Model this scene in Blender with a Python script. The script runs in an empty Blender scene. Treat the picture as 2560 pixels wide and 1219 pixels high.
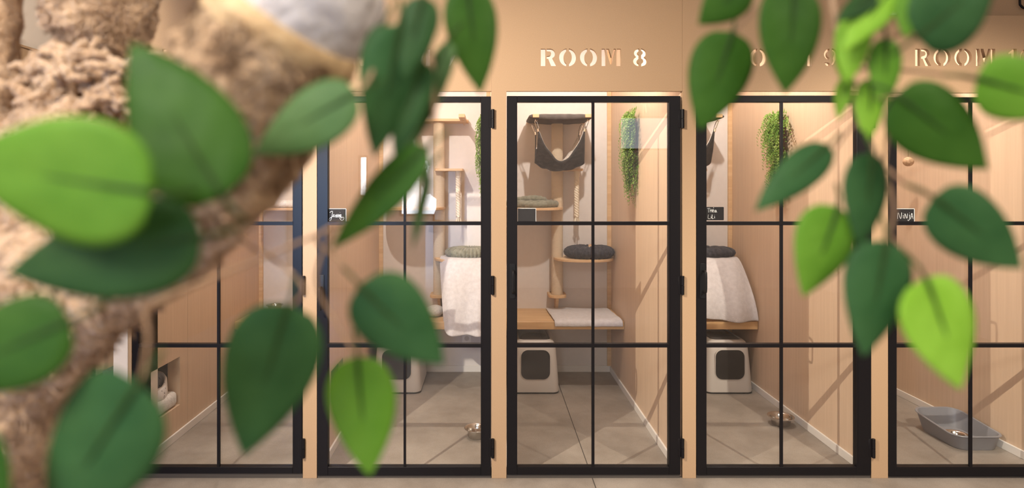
import bpy, bmesh, math, random
from mathutils import Vector, Matrix, noise

random.seed(7)
scene = bpy.context.scene
col = scene.collection
PI = math.pi

# ------------------------------------------------------------------ camera
FPX = 1490.0            # focal length in pixels of the 2560 wide frame
CAM_Y, CAM_Z = -3.311, 1.62
VX, VY = 1220.0, 466.0  # where the view axis meets the frame
cam_d = bpy.data.cameras.new('camera')
cam = bpy.data.objects.new('camera', cam_d)
col.objects.link(cam)
cam.location = (0, CAM_Y, CAM_Z)
cam.rotation_euler = (PI / 2, 0, 0)
cam_d.sensor_width = 36.0
cam_d.lens = FPX / 2560 * 36.0
cam_d.shift_x = (1280 - VX) / 2560
cam_d.shift_y = -(609.5 - VY) / 2560
cam_d.clip_start = 0.02
cam_d.dof.use_dof = True
cam_d.dof.focus_distance = 3.75
cam_d.dof.aperture_fstop = 2.5
scene.camera = cam

# ------------------------------------------------------------------ light
scene.view_settings.view_transform = 'Standard'
scene.view_settings.look = 'None'
scene.view_settings.gamma = 1.0
scene.view_settings.use_curve_mapping = False
scene.view_settings.exposure = 0.0
w = bpy.data.worlds.new('world')
scene.world = w
w.use_nodes = True
w.node_tree.nodes['Background'].inputs[0].default_value = (1.0, 0.93, 0.88, 1)
w.node_tree.nodes['Background'].inputs[1].default_value = 1.0
scene.cycles.max_bounces = 8
scene.cycles.transparent_max_bounces = 16
scene.cycles.sample_clamp_indirect = 6.0
scene.cycles.caustics_reflective = False
scene.cycles.caustics_refractive = False


def spot(name, loc, target, power, color, size, blend=0.6, radius=0.03):
    d = bpy.data.lights.new(name, 'SPOT')
    d.energy = power
    d.color = color
    d.spot_size = math.radians(size)
    d.spot_blend = blend
    d.shadow_soft_size = radius
    o = bpy.data.objects.new(name, d)
    col.objects.link(o)
    o.location = loc
    o.rotation_euler = (Vector(target) - Vector(loc)).to_track_quat('-Z', 'Y').to_euler()
    return o


WARM = (1.0, 0.88, 0.73)
COOL = (0.28, 0.55, 1.0)


def panel(name, loc, sx, sy, power, color):
    d = bpy.data.lights.new(name, 'AREA')
    d.shape = 'RECTANGLE'
    d.size, d.size_y = sx, sy
    d.energy = power
    d.color = color
    o = bpy.data.objects.new(name, d)
    col.objects.link(o)
    o.location = loc
    return o


# two ceiling spots of the corridor
spot('corridor_spot', (-1.6, -2.0, 2.76), (0.9, 0.3, 0.35), 580, WARM, 92, 0.8, 0.014)
spot('corridor_spot', (2.31, -2.02, 2.76), (2.55, 0.3, 0.35), 330, WARM, 84, 0.75, 0.014)
# fill lights added at the corridor ceiling, out of view, not known lamps
panel('corridor_fill', (-1.5, -4.2, 3.08), 1.6, 1.0, 165, (1.0, 0.93, 0.85))
panel('corridor_fill', (1.9, -4.2, 3.08), 1.6, 1.0, 75, (1.0, 0.93, 0.85))
# one spot at the ceiling inside every room
ROOM_LIGHT_X = {5: -4.1, 6: -1.62, 7: -0.72, 8: 0.63, 9: 1.50, 10: 2.60}
for k, lx in ROOM_LIGHT_X.items():
    spot('room_spot', (lx, 0.5, 2.92), (lx + 0.05, 1.6, 0.9), 97 if k != 10 else 78, (1.0, 0.91, 0.82), 140, 0.7, 0.022)
# unseen soft fill added under each room's ceiling to lift the shade
for k, lx in {5: -4.2, 6: -1.51, 7: -0.46, 8: 0.59, 9: 1.65, 10: 2.70}.items():
    panel('room_fill', (lx, 1.05, 3.10), 0.6, 0.9, 9, (1.0, 0.90, 0.80))
# fill spot added to brighten the wall of the side passage
spot('side_fill', (-2.25, -0.9, 3.0), (-3.2, 0.7, 2.0), 170, WARM, 120, 0.8, 0.03)
# extra unseen spot added to brighten the climbing tree
spot('tree_fill', (0.9, -3.3, 2.95), (-0.40, -2.68, 1.75), 65, WARM, 40, 0.8, 0.03)
# daylight from the windows behind the camera
spot('window_daylight', (-2.0, -6.24, 1.75), (-0.99, 0, 1.45), 1100, COOL, 11, 1.0, 0.02)

# ------------------------------------------------------------------ pixel helpers


def P(px, py, Y):
    """world point on the frontal plane at depth Y (facade front is Y = 0)"""
    s = (Y - CAM_Y) / FPX
    return Vector(((px - VX) * s, Y, CAM_Z - (py - VY) * s))


def Q(px, py, d):
    return P(px, py, CAM_Y + d)


def X0(px):
    return (px - VX) / 450.0


def Z0(py):
    return CAM_Z - (py - VY) / 450.0


# ------------------------------------------------------------------ materials
M = {}


def nodes_of(name):
    m = bpy.data.materials.new(name)
    m.use_nodes = True
    nt = m.node_tree
    b = nt.nodes['Principled BSDF']
    M[name] = m
    return m, nt, b


def N(nt, t, **kw):
    n = nt.nodes.new(t)
    for k, v in kw.items():
        setattr(n, k, v)
    return n


def simple(name, c, rough=0.5, metal=0.0, spec=None, sheen=0.0):
    m, nt, b = nodes_of(name)
    b.inputs['Base Color'].default_value = (*c, 1)
    b.inputs['Roughness'].default_value = rough
    b.inputs['Metallic'].default_value = metal
    if spec is not None:
        b.inputs['Specular IOR Level'].default_value = spec
    if sheen:
        b.inputs['Sheen Weight'].default_value = sheen
    return m


def noisy(name, c1, c2, scale=(10, 10, 10), detail=4, rough=0.6, bump=0.0, bump_scale=None, metal=0.0, spec=None,
          lo=0.35, hi=0.65, sheen=0.0, dist=0.002):
    """two-tone noise material in object coordinates"""
    m, nt, b = nodes_of(name)
    tc = N(nt, 'ShaderNodeTexCoord')
    mp = N(nt, 'ShaderNodeMapping')
    mp.inputs['Scale'].default_value = scale
    nt.links.new(tc.outputs['Object'], mp.inputs[0])
    no = N(nt, 'ShaderNodeTexNoise')
    no.inputs['Scale'].default_value = 1.0
    no.inputs['Detail'].default_value = detail
    nt.links.new(mp.outputs[0], no.inputs[0])
    cr = N(nt, 'ShaderNodeValToRGB')
    cr.color_ramp.elements[0].position = lo
    cr.color_ramp.elements[1].position = hi
    cr.color_ramp.elements[0].color = (*c1, 1)
    cr.color_ramp.elements[1].color = (*c2, 1)
    nt.links.new(no.outputs[0], cr.inputs[0])
    nt.links.new(cr.outputs[0], b.inputs['Base Color'])
    b.inputs['Roughness'].default_value = rough
    b.inputs['Metallic'].default_value = metal
    if spec is not None:
        b.inputs['Specular IOR Level'].default_value = spec
    if sheen:
        b.inputs['Sheen Weight'].default_value = sheen
    if bump:
        mp2 = N(nt, 'ShaderNodeMapping')
        mp2.inputs['Scale'].default_value = bump_scale or scale
        nt.links.new(tc.outputs['Object'], mp2.inputs[0])
        n2 = N(nt, 'ShaderNodeTexNoise')
        n2.inputs['Scale'].default_value = 1.0
        n2.inputs['Detail'].default_value = 5
        nt.links.new(mp2.outputs[0], n2.inputs[0])
        bp = N(nt, 'ShaderNodeBump')
        bp.inputs['Strength'].default_value = bump
        bp.inputs['Distance'].default_value = dist
        nt.links.new(n2.outputs[0], bp.inputs['Height'])
        nt.links.new(bp.outputs[0], b.inputs['Normal'])
    return m


noisy('mdf', (0.385, 0.255, 0.15), (0.42, 0.282, 0.168), (260, 260, 260), 3, 0.62, 0.1, (420, 420, 420), spec=0.25)
noisy('veneer', (0.61, 0.442, 0.308), (0.655, 0.48, 0.337), (55, 55, 2.0), 4, 0.5, 0.05, (300, 300, 20), spec=0.3)
noisy('birch', (0.62, 0.40, 0.22), (0.72, 0.50, 0.29), (3, 40, 40), 5, 0.45, 0.05, (10, 300, 300), spec=0.35)
noisy('oak_top', (0.55, 0.33, 0.15), (0.68, 0.44, 0.22), (3.0, 22, 22), 6, 0.42, 0.05, (10, 200, 200), spec=0.4)
noisy('ply_edge', (0.60, 0.38, 0.20), (0.70, 0.48, 0.28), (2, 2, 160), 3, 0.5)
noisy('plaster', (0.70, 0.65, 0.625), (0.72, 0.67, 0.645), (30, 30, 30), 3, 0.75, 0.05, (200, 200, 200))
simple('cream_paint', (0.72, 0.64, 0.56), 0.8)
simple('white_trim', (0.74, 0.70, 0.66), 0.5)
simple('black_metal', (0.008, 0.007, 0.008), 0.38, spec=0.16)
simple('black_plastic', (0.009, 0.009, 0.010), 0.45, spec=0.2)
simple('steel', (0.62, 0.58, 0.54), 0.16, 1.0)
simple('chrome', (0.75, 0.74, 0.73), 0.12, 1.0)
simple('litter_shell', (0.56, 0.52, 0.485), 0.4)
simple('litter_dark', (0.020, 0.018, 0.017), 0.35, spec=0.3)
simple('litter_grey_lid', (0.11, 0.107, 0.105), 0.18)
simple('tray_grey', (0.235, 0.235, 0.255), 0.35)
simple('slate', (0.010, 0.010, 0.012), 0.7, spec=0.1)
simple('chalk', (0.85, 0.85, 0.83), 0.8)
simple('white_plastic', (0.8, 0.77, 0.73), 0.4)
simple('cord', (0.78, 0.72, 0.62), 0.8)
simple('blue_feather', (0.05, 0.22, 0.38), 0.7)
noisy('blanket', (0.56, 0.53, 0.55), (0.64, 0.61, 0.63), (35, 35, 35), 5, 0.9, 0.8, (160, 160, 160), sheen=0.5, dist=0.004)
noisy('white_fur', (0.72, 0.66, 0.61), (0.86, 0.81, 0.76), (60, 60, 60), 5, 0.9, 1.0, (180, 180, 180), sheen=0.5, dist=0.008)
noisy('charcoal_fleece', (0.026, 0.027, 0.036), (0.060, 0.060, 0.074), (45, 45, 45), 5, 0.85, 0.8, (170, 170, 170), sheen=0.12, spec=0.15, dist=0.004)
noisy('sage_fleece', (0.15, 0.15, 0.105), (0.25, 0.245, 0.185), (40, 40, 40), 5, 0.85, 0.8, (170, 170, 170), sheen=0.35, dist=0.004)
noisy('hammock_fabric', (0.022, 0.019, 0.018), (0.050, 0.042, 0.039), (25, 25, 60), 5, 0.85, 0.6, (60, 60, 120), sheen=0.08, spec=0.15, dist=0.004)
noisy('hammock_lining', (0.62, 0.56, 0.51), (0.80, 0.74, 0.68), (60, 60, 60), 5, 0.9, 1.0, (150, 150, 150), sheen=0.4, dist=0.006)
noisy('cover_fabric', (0.06, 0.048, 0.044), (0.10, 0.082, 0.075), (20, 20, 20), 5, 0.8, 0.6, (50, 50, 50), dist=0.006)
noisy('ball_wood', (0.45, 0.28, 0.16), (0.65, 0.45, 0.28), (60, 60, 60), 4, 0.7, 0.6, (120, 120, 120))
noisy('fur_plush', (0.46, 0.27, 0.14), (0.70, 0.47, 0.285), (22, 22, 22), 6, 0.95, 1.0, (120, 120, 120), sheen=0.3, lo=0.3, hi=0.7, dist=0.02)
noisy('bark_streaks', (0.30, 0.18, 0.095), (0.68, 0.47, 0.28), (26, 26, 26), 6, 0.95, 1.0, (90, 90, 90), lo=0.32, hi=0.68, dist=0.02)
noisy('rim_gold', (0.38, 0.24, 0.11), (0.58, 0.41, 0.22), (60, 60, 60), 4, 0.8, 0.6, (140, 140, 140))
noisy('grey_fleece', (0.46, 0.42, 0.40), (0.58, 0.54, 0.52), (20, 20, 20), 4, 0.95, 0.5, (100, 100, 100), dist=0.01)
noisy('twig', (0.22, 0.13, 0.075), (0.33, 0.21, 0.12), (60, 60, 60), 4, 0.85, 0.4, (150, 150, 150))


def make_sisal():
    m, nt, b = nodes_of('sisal')
    tc = N(nt, 'ShaderNodeTexCoord')
    wv = N(nt, 'ShaderNodeTexWave', wave_type='BANDS', bands_direction='Z', wave_profile='SIN')
    wv.inputs['Scale'].default_value = 62.0
    wv.inputs['Distortion'].default_value = 1.2
    wv.inputs['Detail'].default_value = 2.0
    wv.inputs['Detail Scale'].default_value = 3.0
    nt.links.new(tc.outputs['Object'], wv.inputs[0])
    cr = N(nt, 'ShaderNodeValToRGB')
    cr.color_ramp.elements[0].color = (0.55, 0.42, 0.28, 1)
    cr.color_ramp.elements[1].color = (0.84, 0.71, 0.54, 1)
    cr.color_ramp.elements[0].position = 0.1
    cr.color_ramp.elements[1].position = 0.7
    nt.links.new(wv.outputs[0], cr.inputs[0])
    nt.links.new(cr.outputs[0], b.inputs['Base Color'])
    b.inputs['Roughness'].default_value = 0.9
    bp = N(nt, 'ShaderNodeBump')
    bp.inputs['Strength'].default_value = 0.7
    bp.inputs['Distance'].default_value = 0.003
    nt.links.new(wv.outputs[0], bp.inputs['Height'])
    nt.links.new(bp.outputs[0], b.inputs['Normal'])


make_sisal()
simple('rope_white', (0.76, 0.68, 0.55), 0.9)


def make_concrete():
    m, nt, b = nodes_of('concrete')
    tc = N(nt, 'ShaderNodeTexCoord')
    n1 = N(nt, 'ShaderNodeTexNoise')
    n1.inputs['Scale'].default_value = 2.2
    n1.inputs['Detail'].default_value = 8
    n1.inputs['Roughness'].default_value = 0.65
    nt.links.new(tc.outputs['Object'], n1.inputs[0])
    cr = N(nt, 'ShaderNodeValToRGB')
    cr.color_ramp.elements[0].position = 0.36
    cr.color_ramp.elements[1].position = 0.66
    cr.color_ramp.elements[0].color = (0.215, 0.18, 0.15, 1)
    cr.color_ramp.elements[1].color = (0.33, 0.285, 0.245, 1)
    nt.links.new(n1.outputs[0], cr.inputs[0])
    n2 = N(nt, 'ShaderNodeTexNoise')
    n2.inputs['Scale'].default_value = 160
    n2.inputs['Detail'].default_value = 3
    nt.links.new(tc.outputs['Object'], n2.inputs[0])
    mx = N(nt, 'ShaderNodeMix', data_type='RGBA', blend_type='OVERLAY')
    mx.inputs[0].default_value = 0.25
    nt.links.new(cr.outputs[0], mx.inputs[6])
    nt.links.new(n2.outputs[0], mx.inputs[7])
    nt.links.new(mx.outputs[2], b.inputs['Base Color'])
    b.inputs['Roughness'].default_value = 0.42
    b.inputs['Specular IOR Level'].default_value = 0.35
    bp = N(nt, 'ShaderNodeBump')
    bp.inputs['Strength'].default_value = 0.12
    bp.inputs['Distance'].default_value = 0.004
    nt.links.new(n1.outputs[0], bp.inputs['Height'])
    nt.links.new(bp.outputs[0], b.inputs['Normal'])


make_concrete()
simple('joint_dark', (0.06, 0.05, 0.042), 0.9)


def make_glass():
    m = bpy.data.materials.new('door_glass')
    m.use_nodes = True
    nt = m.node_tree
    nt.nodes.clear()
    out = N(nt, 'ShaderNodeOutputMaterial')
    mix = N(nt, 'ShaderNodeMixShader')
    tr = N(nt, 'ShaderNodeBsdfTransparent')
    tr.inputs[0].default_value = (0.985, 0.99, 0.985, 1)
    gl = N(nt, 'ShaderNodeBsdfGlossy')
    gl.inputs['Roughness'].default_value = 0.0
    lw = N(nt, 'ShaderNodeLayerWeight')
    lw.inputs[0].default_value = 0.5
    pw = N(nt, 'ShaderNodeMath', operation='POWER')
    pw.inputs[1].default_value = 5.0
    ma = N(nt, 'ShaderNodeMath', operation='MULTIPLY_ADD')
    ma.inputs[1].default_value = 0.955
    ma.inputs[2].default_value = 0.045
    nt.links.new(lw.outputs['Facing'], pw.inputs[0])
    nt.links.new(pw.outputs[0], ma.inputs[0])
    nt.links.new(ma.outputs[0], mix.inputs[0])
    nt.links.new(tr.outputs[0], mix.inputs[1])
    nt.links.new(gl.outputs[0], mix.inputs[2])
    nt.links.new(mix.outputs[0], out.inputs[0])
    M['door_glass'] = m


make_glass()


def make_emit(name, c, s):
    m = bpy.data.materials.new(name)
    m.use_nodes = True
    nt = m.node_tree
    nt.nodes.clear()
    out = N(nt, 'ShaderNodeOutputMaterial')
    e = N(nt, 'ShaderNodeEmission')
    e.inputs[0].default_value = (*c, 1)
    e.inputs[1].default_value = s
    nt.links.new(e.outputs[0], out.inputs[0])
    M[name] = m


make_emit('daylight', (0.80, 0.90, 1.0), 14.0)
make_emit('sky_blue', (0.20, 0.46, 1.0), 28.0)
make_emit('daylight_dim', (0.85, 0.92, 1.0), 3.0)


def make_leaf(name, c1, c2, trans=0.35, rough=0.55):
    m = bpy.data.materials.new(name)
    m.use_nodes = True
    nt = m.node_tree
    nt.nodes.clear()
    out = N(nt, 'ShaderNodeOutputMaterial')
    tc = N(nt, 'ShaderNodeTexCoord')
    no = N(nt, 'ShaderNodeTexNoise')
    no.inputs['Scale'].default_value = 25.0
    no.inputs['Detail'].default_value = 2
    nt.links.new(tc.outputs['Object'], no.inputs[0])
    cr = N(nt, 'ShaderNodeValToRGB')
    cr.color_ramp.elements[0].position = 0.35
    cr.color_ramp.elements[1].position = 0.65
    cr.color_ramp.elements[0].color = (*c1, 1)
    cr.color_ramp.elements[1].color = (*c2, 1)
    nt.links.new(no.outputs[0], cr.inputs[0])
    pb = N(nt, 'ShaderNodeBsdfPrincipled')
    pb.inputs['Roughness'].default_value = rough
    pb.inputs['Specular IOR Level'].default_value = 0.18
    tl = N(nt, 'ShaderNodeBsdfTranslucent')
    nt.links.new(cr.outputs[0], pb.inputs['Base Color'])
    nt.links.new(cr.outputs[0], tl.inputs[0])
    mix = N(nt, 'ShaderNodeMixShader')
    mix.inputs[0].default_value = trans
    nt.links.new(pb.outputs[0], mix.inputs[1])
    nt.links.new(tl.outputs[0], mix.inputs[2])
    nt.links.new(mix.outputs[0], out.inputs[0])
    M[name] = m


make_leaf('leaf_dark', (0.020, 0.065, 0.014), (0.034, 0.092, 0.020))
make_leaf('leaf_deep', (0.026, 0.088, 0.024), (0.046, 0.125, 0.036))
make_leaf('leaf_mid', (0.026, 0.088, 0.006), (0.046, 0.125, 0.012))
make_leaf('leaf_muted', (0.070, 0.150, 0.045), (0.100, 0.190, 0.060))
make_leaf('leaf_bright', (0.105, 0.26, 0.018), (0.15, 0.32, 0.03))
make_leaf('leaf_lime', (0.22, 0.44, 0.03), (0.29, 0.53, 0.055))
make_leaf('leaf_vein', (0.028, 0.06, 0.012), (0.036, 0.075, 0.016))
make_leaf('fern_green', (0.10, 0.22, 0.03), (0.22, 0.38, 0.07), 0.3, 0.45)
make_leaf('fern_light', (0.22, 0.36, 0.08), (0.36, 0.50, 0.14), 0.3, 0.45)

# ------------------------------------------------------------------ mesh helpers


class MB:
    """collects shapes and links them as ONE mesh object"""

    def __init__(self):
        self.bm = bmesh.new()

    def box(self, x0, x1, y0, y1, z0, z1, bev=0.0, seg=2, mi=0):
        t = bmesh.new()
        bmesh.ops.create_cube(t, size=1.0)
        for v in t.verts:
            v.co = Vector((x0 + (v.co.x + .5) * (x1 - x0), y0 + (v.co.y + .5) * (y1 - y0), z0 + (v.co.z + .5) * (z1 - z0)))
        if bev:
            bmesh.ops.bevel(t, geom=list(t.edges), offset=bev, segments=seg, profile=0.5, affect='EDGES')
        self.add(t, mi)
        return self

    def add(self, t, mi=0):
        for f in t.faces:
            f.material_index = mi
        me = bpy.data.meshes.new('tmp')
        t.to_mesh(me)
        t.free()
        self.bm.from_mesh(me)
        bpy.data.meshes.remove(me)

    def grid(self, pts, closed_u=False, closed_v=False, mi=0, caps=False):
        """pts[i][j] -> quads"""
        t = bmesh.new()
        vs = [[t.verts.new(p) for p in row] for row in pts]
        nu, nv = len(vs), len(vs[0])
        for i in range(nu if closed_u else nu - 1):
            for j in range(nv if closed_v else nv - 1):
                a, b, c, d = vs[i][j], vs[(i + 1) % nu][j], vs[(i + 1) % nu][(j + 1) % nv], vs[i][(j + 1) % nv]
                try:
                    t.faces.new((a, b, c, d))
                except ValueError:
                    pass
        if caps:
            for row in (vs[0], vs[-1]):
                try:
                    t.faces.new(row)
                except ValueError:
                    pass
        bmesh.ops.recalc_face_normals(t, faces=list(t.faces))
        self.add(t, mi)
        return self

    def tube(self, path, rad, n=12, mi=0, noise_amp=0.0, noise_scale=10.0, caps=True):
        path = [Vector(p) for p in path]
        if not isinstance(rad, (list, tuple)):
            rad = [rad] * len(path)
        rows = []
        up = Vector((0.13, 0.97, 0.21))
        for i, p in enumerate(path):
            a = path[max(i - 1, 0)]
            b = path[min(i + 1, len(path) - 1)]
            tg = (b - a).normalized()
            s = tg.cross(up)
            if s.length < 1e-4:
                s = tg.cross(Vector((1, 0, 0)))
            s.normalize()
            u = s.cross(tg)
            up = u
            row = []
            for k in range(n):
                an = 2 * PI * k / n
                dv = s * math.cos(an) + u * math.sin(an)
                r = rad[i]
                q = p + dv * r
                if noise_amp:
                    q = p + dv * r * (1 + noise_amp * noise.fractal(q * noise_scale, 0.6, 2.2, 4))
                row.append(q)
            rows.append(row)
        self.grid(rows, closed_v=True, mi=mi, caps=caps)
        return self

    def lathe(self, prof, cx=0, cy=0, cz=0, n=40, mi=0, sx=1.0, sy=1.0):
        rows = []
        for r, z in prof:
            rows.append([Vector((cx + sx * r * math.cos(2 * PI * k / n), cy + sy * r * math.sin(2 * PI * k / n), cz + z)) for k in range(n)])
        self.grid(rows, closed_v=True, mi=mi, caps=True)
        return self

    def prism(self, poly, z0, z1, axis='Z', bev=0.0, mi=0, seg=2):
        """poly in the plane normal to axis, extruded from z0 to z1"""
        t = bmesh.new()

        def mk(a, b, h):
            return {'Z': (a, b, h), 'Y': (a, h, b), 'X': (h, a, b)}[axis]
        lo = [t.verts.new(mk(a, b, z0)) for a, b in poly]
        hi = [t.verts.new(mk(a, b, z1)) for a, b in poly]
        f0 = t.faces.new(lo)
        f1 = t.faces.new(hi)
        n = len(poly)
        for i in range(n):
            t.faces.new((lo[i], lo[(i + 1) % n], hi[(i + 1) % n], hi[i]))
        bmesh.ops.recalc_face_normals(t, faces=list(t.faces))
        if bev:
            ed = [e for e in t.edges if (e in f0.edges or e in f1.edges)]
            bmesh.ops.bevel(t, geom=ed, offset=bev, segments=seg, profile=0.5, affect='EDGES')
        self.add(t, mi)
        return self

    def build(self, name, mats, parent=None, smooth=False, loc=None):
        me = bpy.data.meshes.new(name)
        if loc is not None:
            for v in self.bm.verts:
                v.co -= Vector(loc)
        self.bm.to_mesh(me)
        self.bm.free()
        for mm in (mats if isinstance(mats, (list, tuple)) else [mats]):
            me.materials.append(M[mm])
        if smooth:
            for p in me.polygons:
                p.use_smooth = True
            if smooth != 'all':
                bm = bmesh.new()
                bm.from_mesh(me)
                for e in bm.edges:
                    if len(e.link_faces) == 2 and e.calc_face_angle(0) > math.radians(42):
                        e.smooth = False
                bm.to_mesh(me)
                bm.free()
        o = bpy.data.objects.new(name, me)
        col.objects.link(o)
        if loc is not None:
            o.location = loc
        if parent is not None:
            o.parent = parent
        return o


def tag(o, label, cat, group=None, kind=None):
    o['label'] = label
    o['category'] = cat
    if group:
        o['group'] = group
    if kind:
        o['kind'] = kind
    return o


def empty(name, label, cat, loc=(0, 0, 0), group=None, kind=None):
    o = bpy.data.objects.new(name, None)
    o.empty_display_size = 0.05
    col.objects.link(o)
    o.location = loc
    return tag(o, label, cat, group, kind)


def copy_tree(root, loc, label, group=None, skip=()):
    r = root.copy()
    col.objects.link(r)
    r.location = loc
    r['label'] = label
    if group:
        r['group'] = group
    for ch in list(root.children):
        if ch.name.split('.')[0] in skip:
            continue
        c = ch.copy()
        col.objects.link(c)
        c.parent = r
        for g in list(ch.children):
            d = g.copy()
            col.objects.link(d)
            d.parent = c
    return r


def subsurf(o, lv=1):
    m = o.modifiers.new('subdivision', 'SUBSURF')
    m.levels = lv
    m.render_levels = lv
    return o


def rrect(x0, x1, y0, y1, r, n=6):
    pts = []
    for cx, cy, a0 in ((x1 - r, y1 - r, 0), (x0 + r, y1 - r, 90), (x0 + r, y0 + r, 180), (x1 - r, y0 + r, 270)):
        for k in range(n + 1):
            a = math.radians(a0 + 90 * k / n)
            pts.append((cx + r * math.cos(a), cy + r * math.sin(a)))
    return pts


def resample(pts, n):
    """smooth curve through points (Catmull-Rom), tuples of any length"""
    out = []
    m = len(pts)
    for i in range(n):
        t = i / (n - 1) * (m - 1)
        k = min(int(t), m - 2)
        f = t - k
        p0, p1, p2, p3 = pts[max(k - 1, 0)], pts[k], pts[k + 1], pts[min(k + 2, m - 1)]
        out.append(tuple(0.5 * (2 * b + (c - a) * f + (2 * a - 5 * b + 4 * c - d) * f * f + (3 * b - a - 3 * c + d) * f ** 3)
                         for a, b, c, d in zip(p0, p1, p2, p3)))
    return out


# ------------------------------------------------------------------ setting: floor, walls, ceiling
CEIL = 3.12
BACK = 1.91
f = MB()
f.box(-5.6, 5.4, -6.2, 3.6, -0.1, 0.0)
# saw-cut joints, 4 mm wide
for x in (0.58, -3.05):
    f.box(x - .0025, x + .0025, -6.2, 1.9, -0.01, 0.0006, mi=1)
f.box(-5.6, -2.1, -0.62, -0.615, -0.01, 0.0006, mi=1)
tag(f.build('floor', ['concrete', 'joint_dark']), 'grey-brown polished concrete floor with thin saw-cut joints', 'floor', kind='structure')
tag(MB().box(-5.6, 5.4, -6.2, 3.6, CEIL, CEIL + .1).build('ceiling', 'cream_paint'), 'cream painted ceiling above the corridor and rooms', 'ceiling', kind='structure')
tag(MB().box(-2.08, 3.3, BACK, BACK + .1, 0, CEIL).build('wall_back', 'plaster'), 'pale pinkish plaster wall at the back of the cat rooms', 'wall', kind='structure')

# wall behind the camera with two window openings
wb = MB()
YB = -6.2
cuts = [(-3.1, -2.6, 0.1, 2.1), (-2.08, -1.92, 1.45, 2.12), (-1.42, -0.80, 1.15, 2.06), (2.1, 2.95, 2.2, 2.75)]
xs = [-5.6] + [c for q in cuts for c in q[:2]] + [5.4]
for i in range(len(xs) - 1):
    q = [c for c in cuts if abs(c[0] - xs[i]) < 1e-6]
    if q:
        wb.box(xs[i], xs[i + 1], YB - .15, YB, 0, q[0][2])
        wb.box(xs[i], xs[i + 1], YB - .15, YB, q[0][3], CEIL)
    else:
        wb.box(xs[i], xs[i + 1], YB - .15, YB, 0, CEIL)
tag(wb.build('wall_behind', 'plaster'), 'plaster wall with daylit windows opposite the cat rooms', 'wall', kind='structure')
for i, (a, b, c, d) in enumerate(cuts):
    o = empty('window_%d' % (i + 1), ['tall blue-lit glazed door opposite the rooms', 'narrow daylit window opposite the rooms', 'daylit window with crossbars opposite the rooms', 'small high window opposite the rooms'][i], 'window', ((a + b) / 2, YB, c), kind='structure')
    wf = MB()
    for (x0, x1, z0, z1) in ((a, a + .03, c, d), (b - .03, b, c, d), (a + .03, b - .03, c, c + .03), (a + .03, b - .03, d - .03, d)):
        wf.box(x0, x1, YB - .06, YB - .01, z0, z1)
    if i == 2:
        wf.box(a + .03, b - .03, YB - .05, YB - .02, 1.72, 1.745)
        wf.box(-1.10, -1.07, YB - .05, YB - .02, c, d)
    wf.build('window_frame', 'black_metal', o, loc=o.location).location = (0, 0, 0)
    MB().box(a + .03, b - .03, YB - .09, YB - .08, c + .03, d - .03).build('pane', ['sky_blue', 'daylight', 'daylight', 'daylight_dim'][i], o, loc=o.location).location = (0, 0, 0)

# right end of the corridor
tag(MB().box(5.3, 5.4, -6.2, 3.6, 0, CEIL).build('wall_right', 'plaster'), 'plaster wall closing the corridor far beyond the last room', 'wall', kind='structure')

# partitions between the rooms: veneer boards with thin open joints
PART = {  # name : x0, x1, joint depth, hatch (y0,y1,z0,z1)
    'wall_left': (-2.08, -2.0, 0.56, (0.224, 0.559, 0.207, 0.518), 'tan wooden partition with a square bed niche, left side of the leftmost room'),
    'wall_partition': (X0(757), X0(792), 0.66, (0.30, 0.60, 0.27, 0.50), 'tan wooden partition with a dark cat hatch behind the post left of the lever-handle door'),
    'wall_partition.001': (X0(1229), X0(1266), 0.5, None, 'tan wooden partition behind the post left of the ROOM 8 door'),
    'wall_partition.002': (X0(1704), X0(1740), 0.492, None, 'tan wooden partition between the hammock room and the draped blanket room'),
    'wall_partition.003': (X0(2179), X0(2220), 0.338, None, 'tan wooden partition right of the draped blanket and steel bowl'),
    'wall_end': (3.19, 3.27, 0.26, None, 'tan wooden partition behind the grey litter tray'),
}
for nm, (a, b, jy, hatch, lab) in PART.items():
    p = MB()
    ys = [0.021, jy - .0015, jy + .0015, BACK]
    if hatch:
        h0, h1, hz0, hz1 = hatch
        p.box(a, b, 0.021, h0, 0, CEIL)
        p.box(a, b, h0, h1, 0, hz0)
        p.box(a, b, h0, h1, hz1, CEIL)
        p.box(a, b, h1, h1 + .1, 0, CEIL)
        p.box(a, b, h1 + .103, BACK, 0, CEIL)
        p.box(a + .004, b - .004, h1 + .1, h1 + .103, 0, CEIL, mi=1)
    else:
        p.box(a, b, ys[0], ys[3], 0, CEIL)
    tag(p.build(nm, ['veneer', 'joint_dark']), lab, 'wall', kind='structure')

# white skirting and pine corner battens inside each room
ROOMS = {6: (-2.0, X0(757)), 7: (X0(792), X0(1229)), 8: (X0(1266), X0(1704)), 9: (X0(1740), X0(2179)), 10: (X0(2220), 3.19)}
ROOM_AT = {6: 'the leftmost room', 7: 'the room with the lever-handle door', 8: 'the ROOM 8 hammock room', 9: 'the room right of the hammock room', 10: 'the room with the litter tray'}
for k, (a, b) in ROOMS.items():
    s = MB()
    s.box(a, b, BACK - .012, BACK, 0, .055, .002, 1)
    s.box(a, a + .012, .022, BACK - .012, 0, .05, .002, 1)
    s.box(b - .012, b, .022, BACK - .012, 0, .05, .002, 1)
    tag(s.build('baseboard_%d' % k, 'white_trim'), 'white skirting strip round ' + ROOM_AT[k], 'skirting', kind='structure')
    t = MB()
    t.box(a, a + .034, BACK - .022, BACK - .001, .055, CEIL, .001, 1)
    t.box(b - .034, b, BACK - .022, BACK - .001, .055, CEIL, .001, 1)
    tag(t.build('trim_%d' % k, 'birch'), 'pale wood corner battens at the back of ' + ROOM_AT[k], 'trim', kind='structure')

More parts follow.
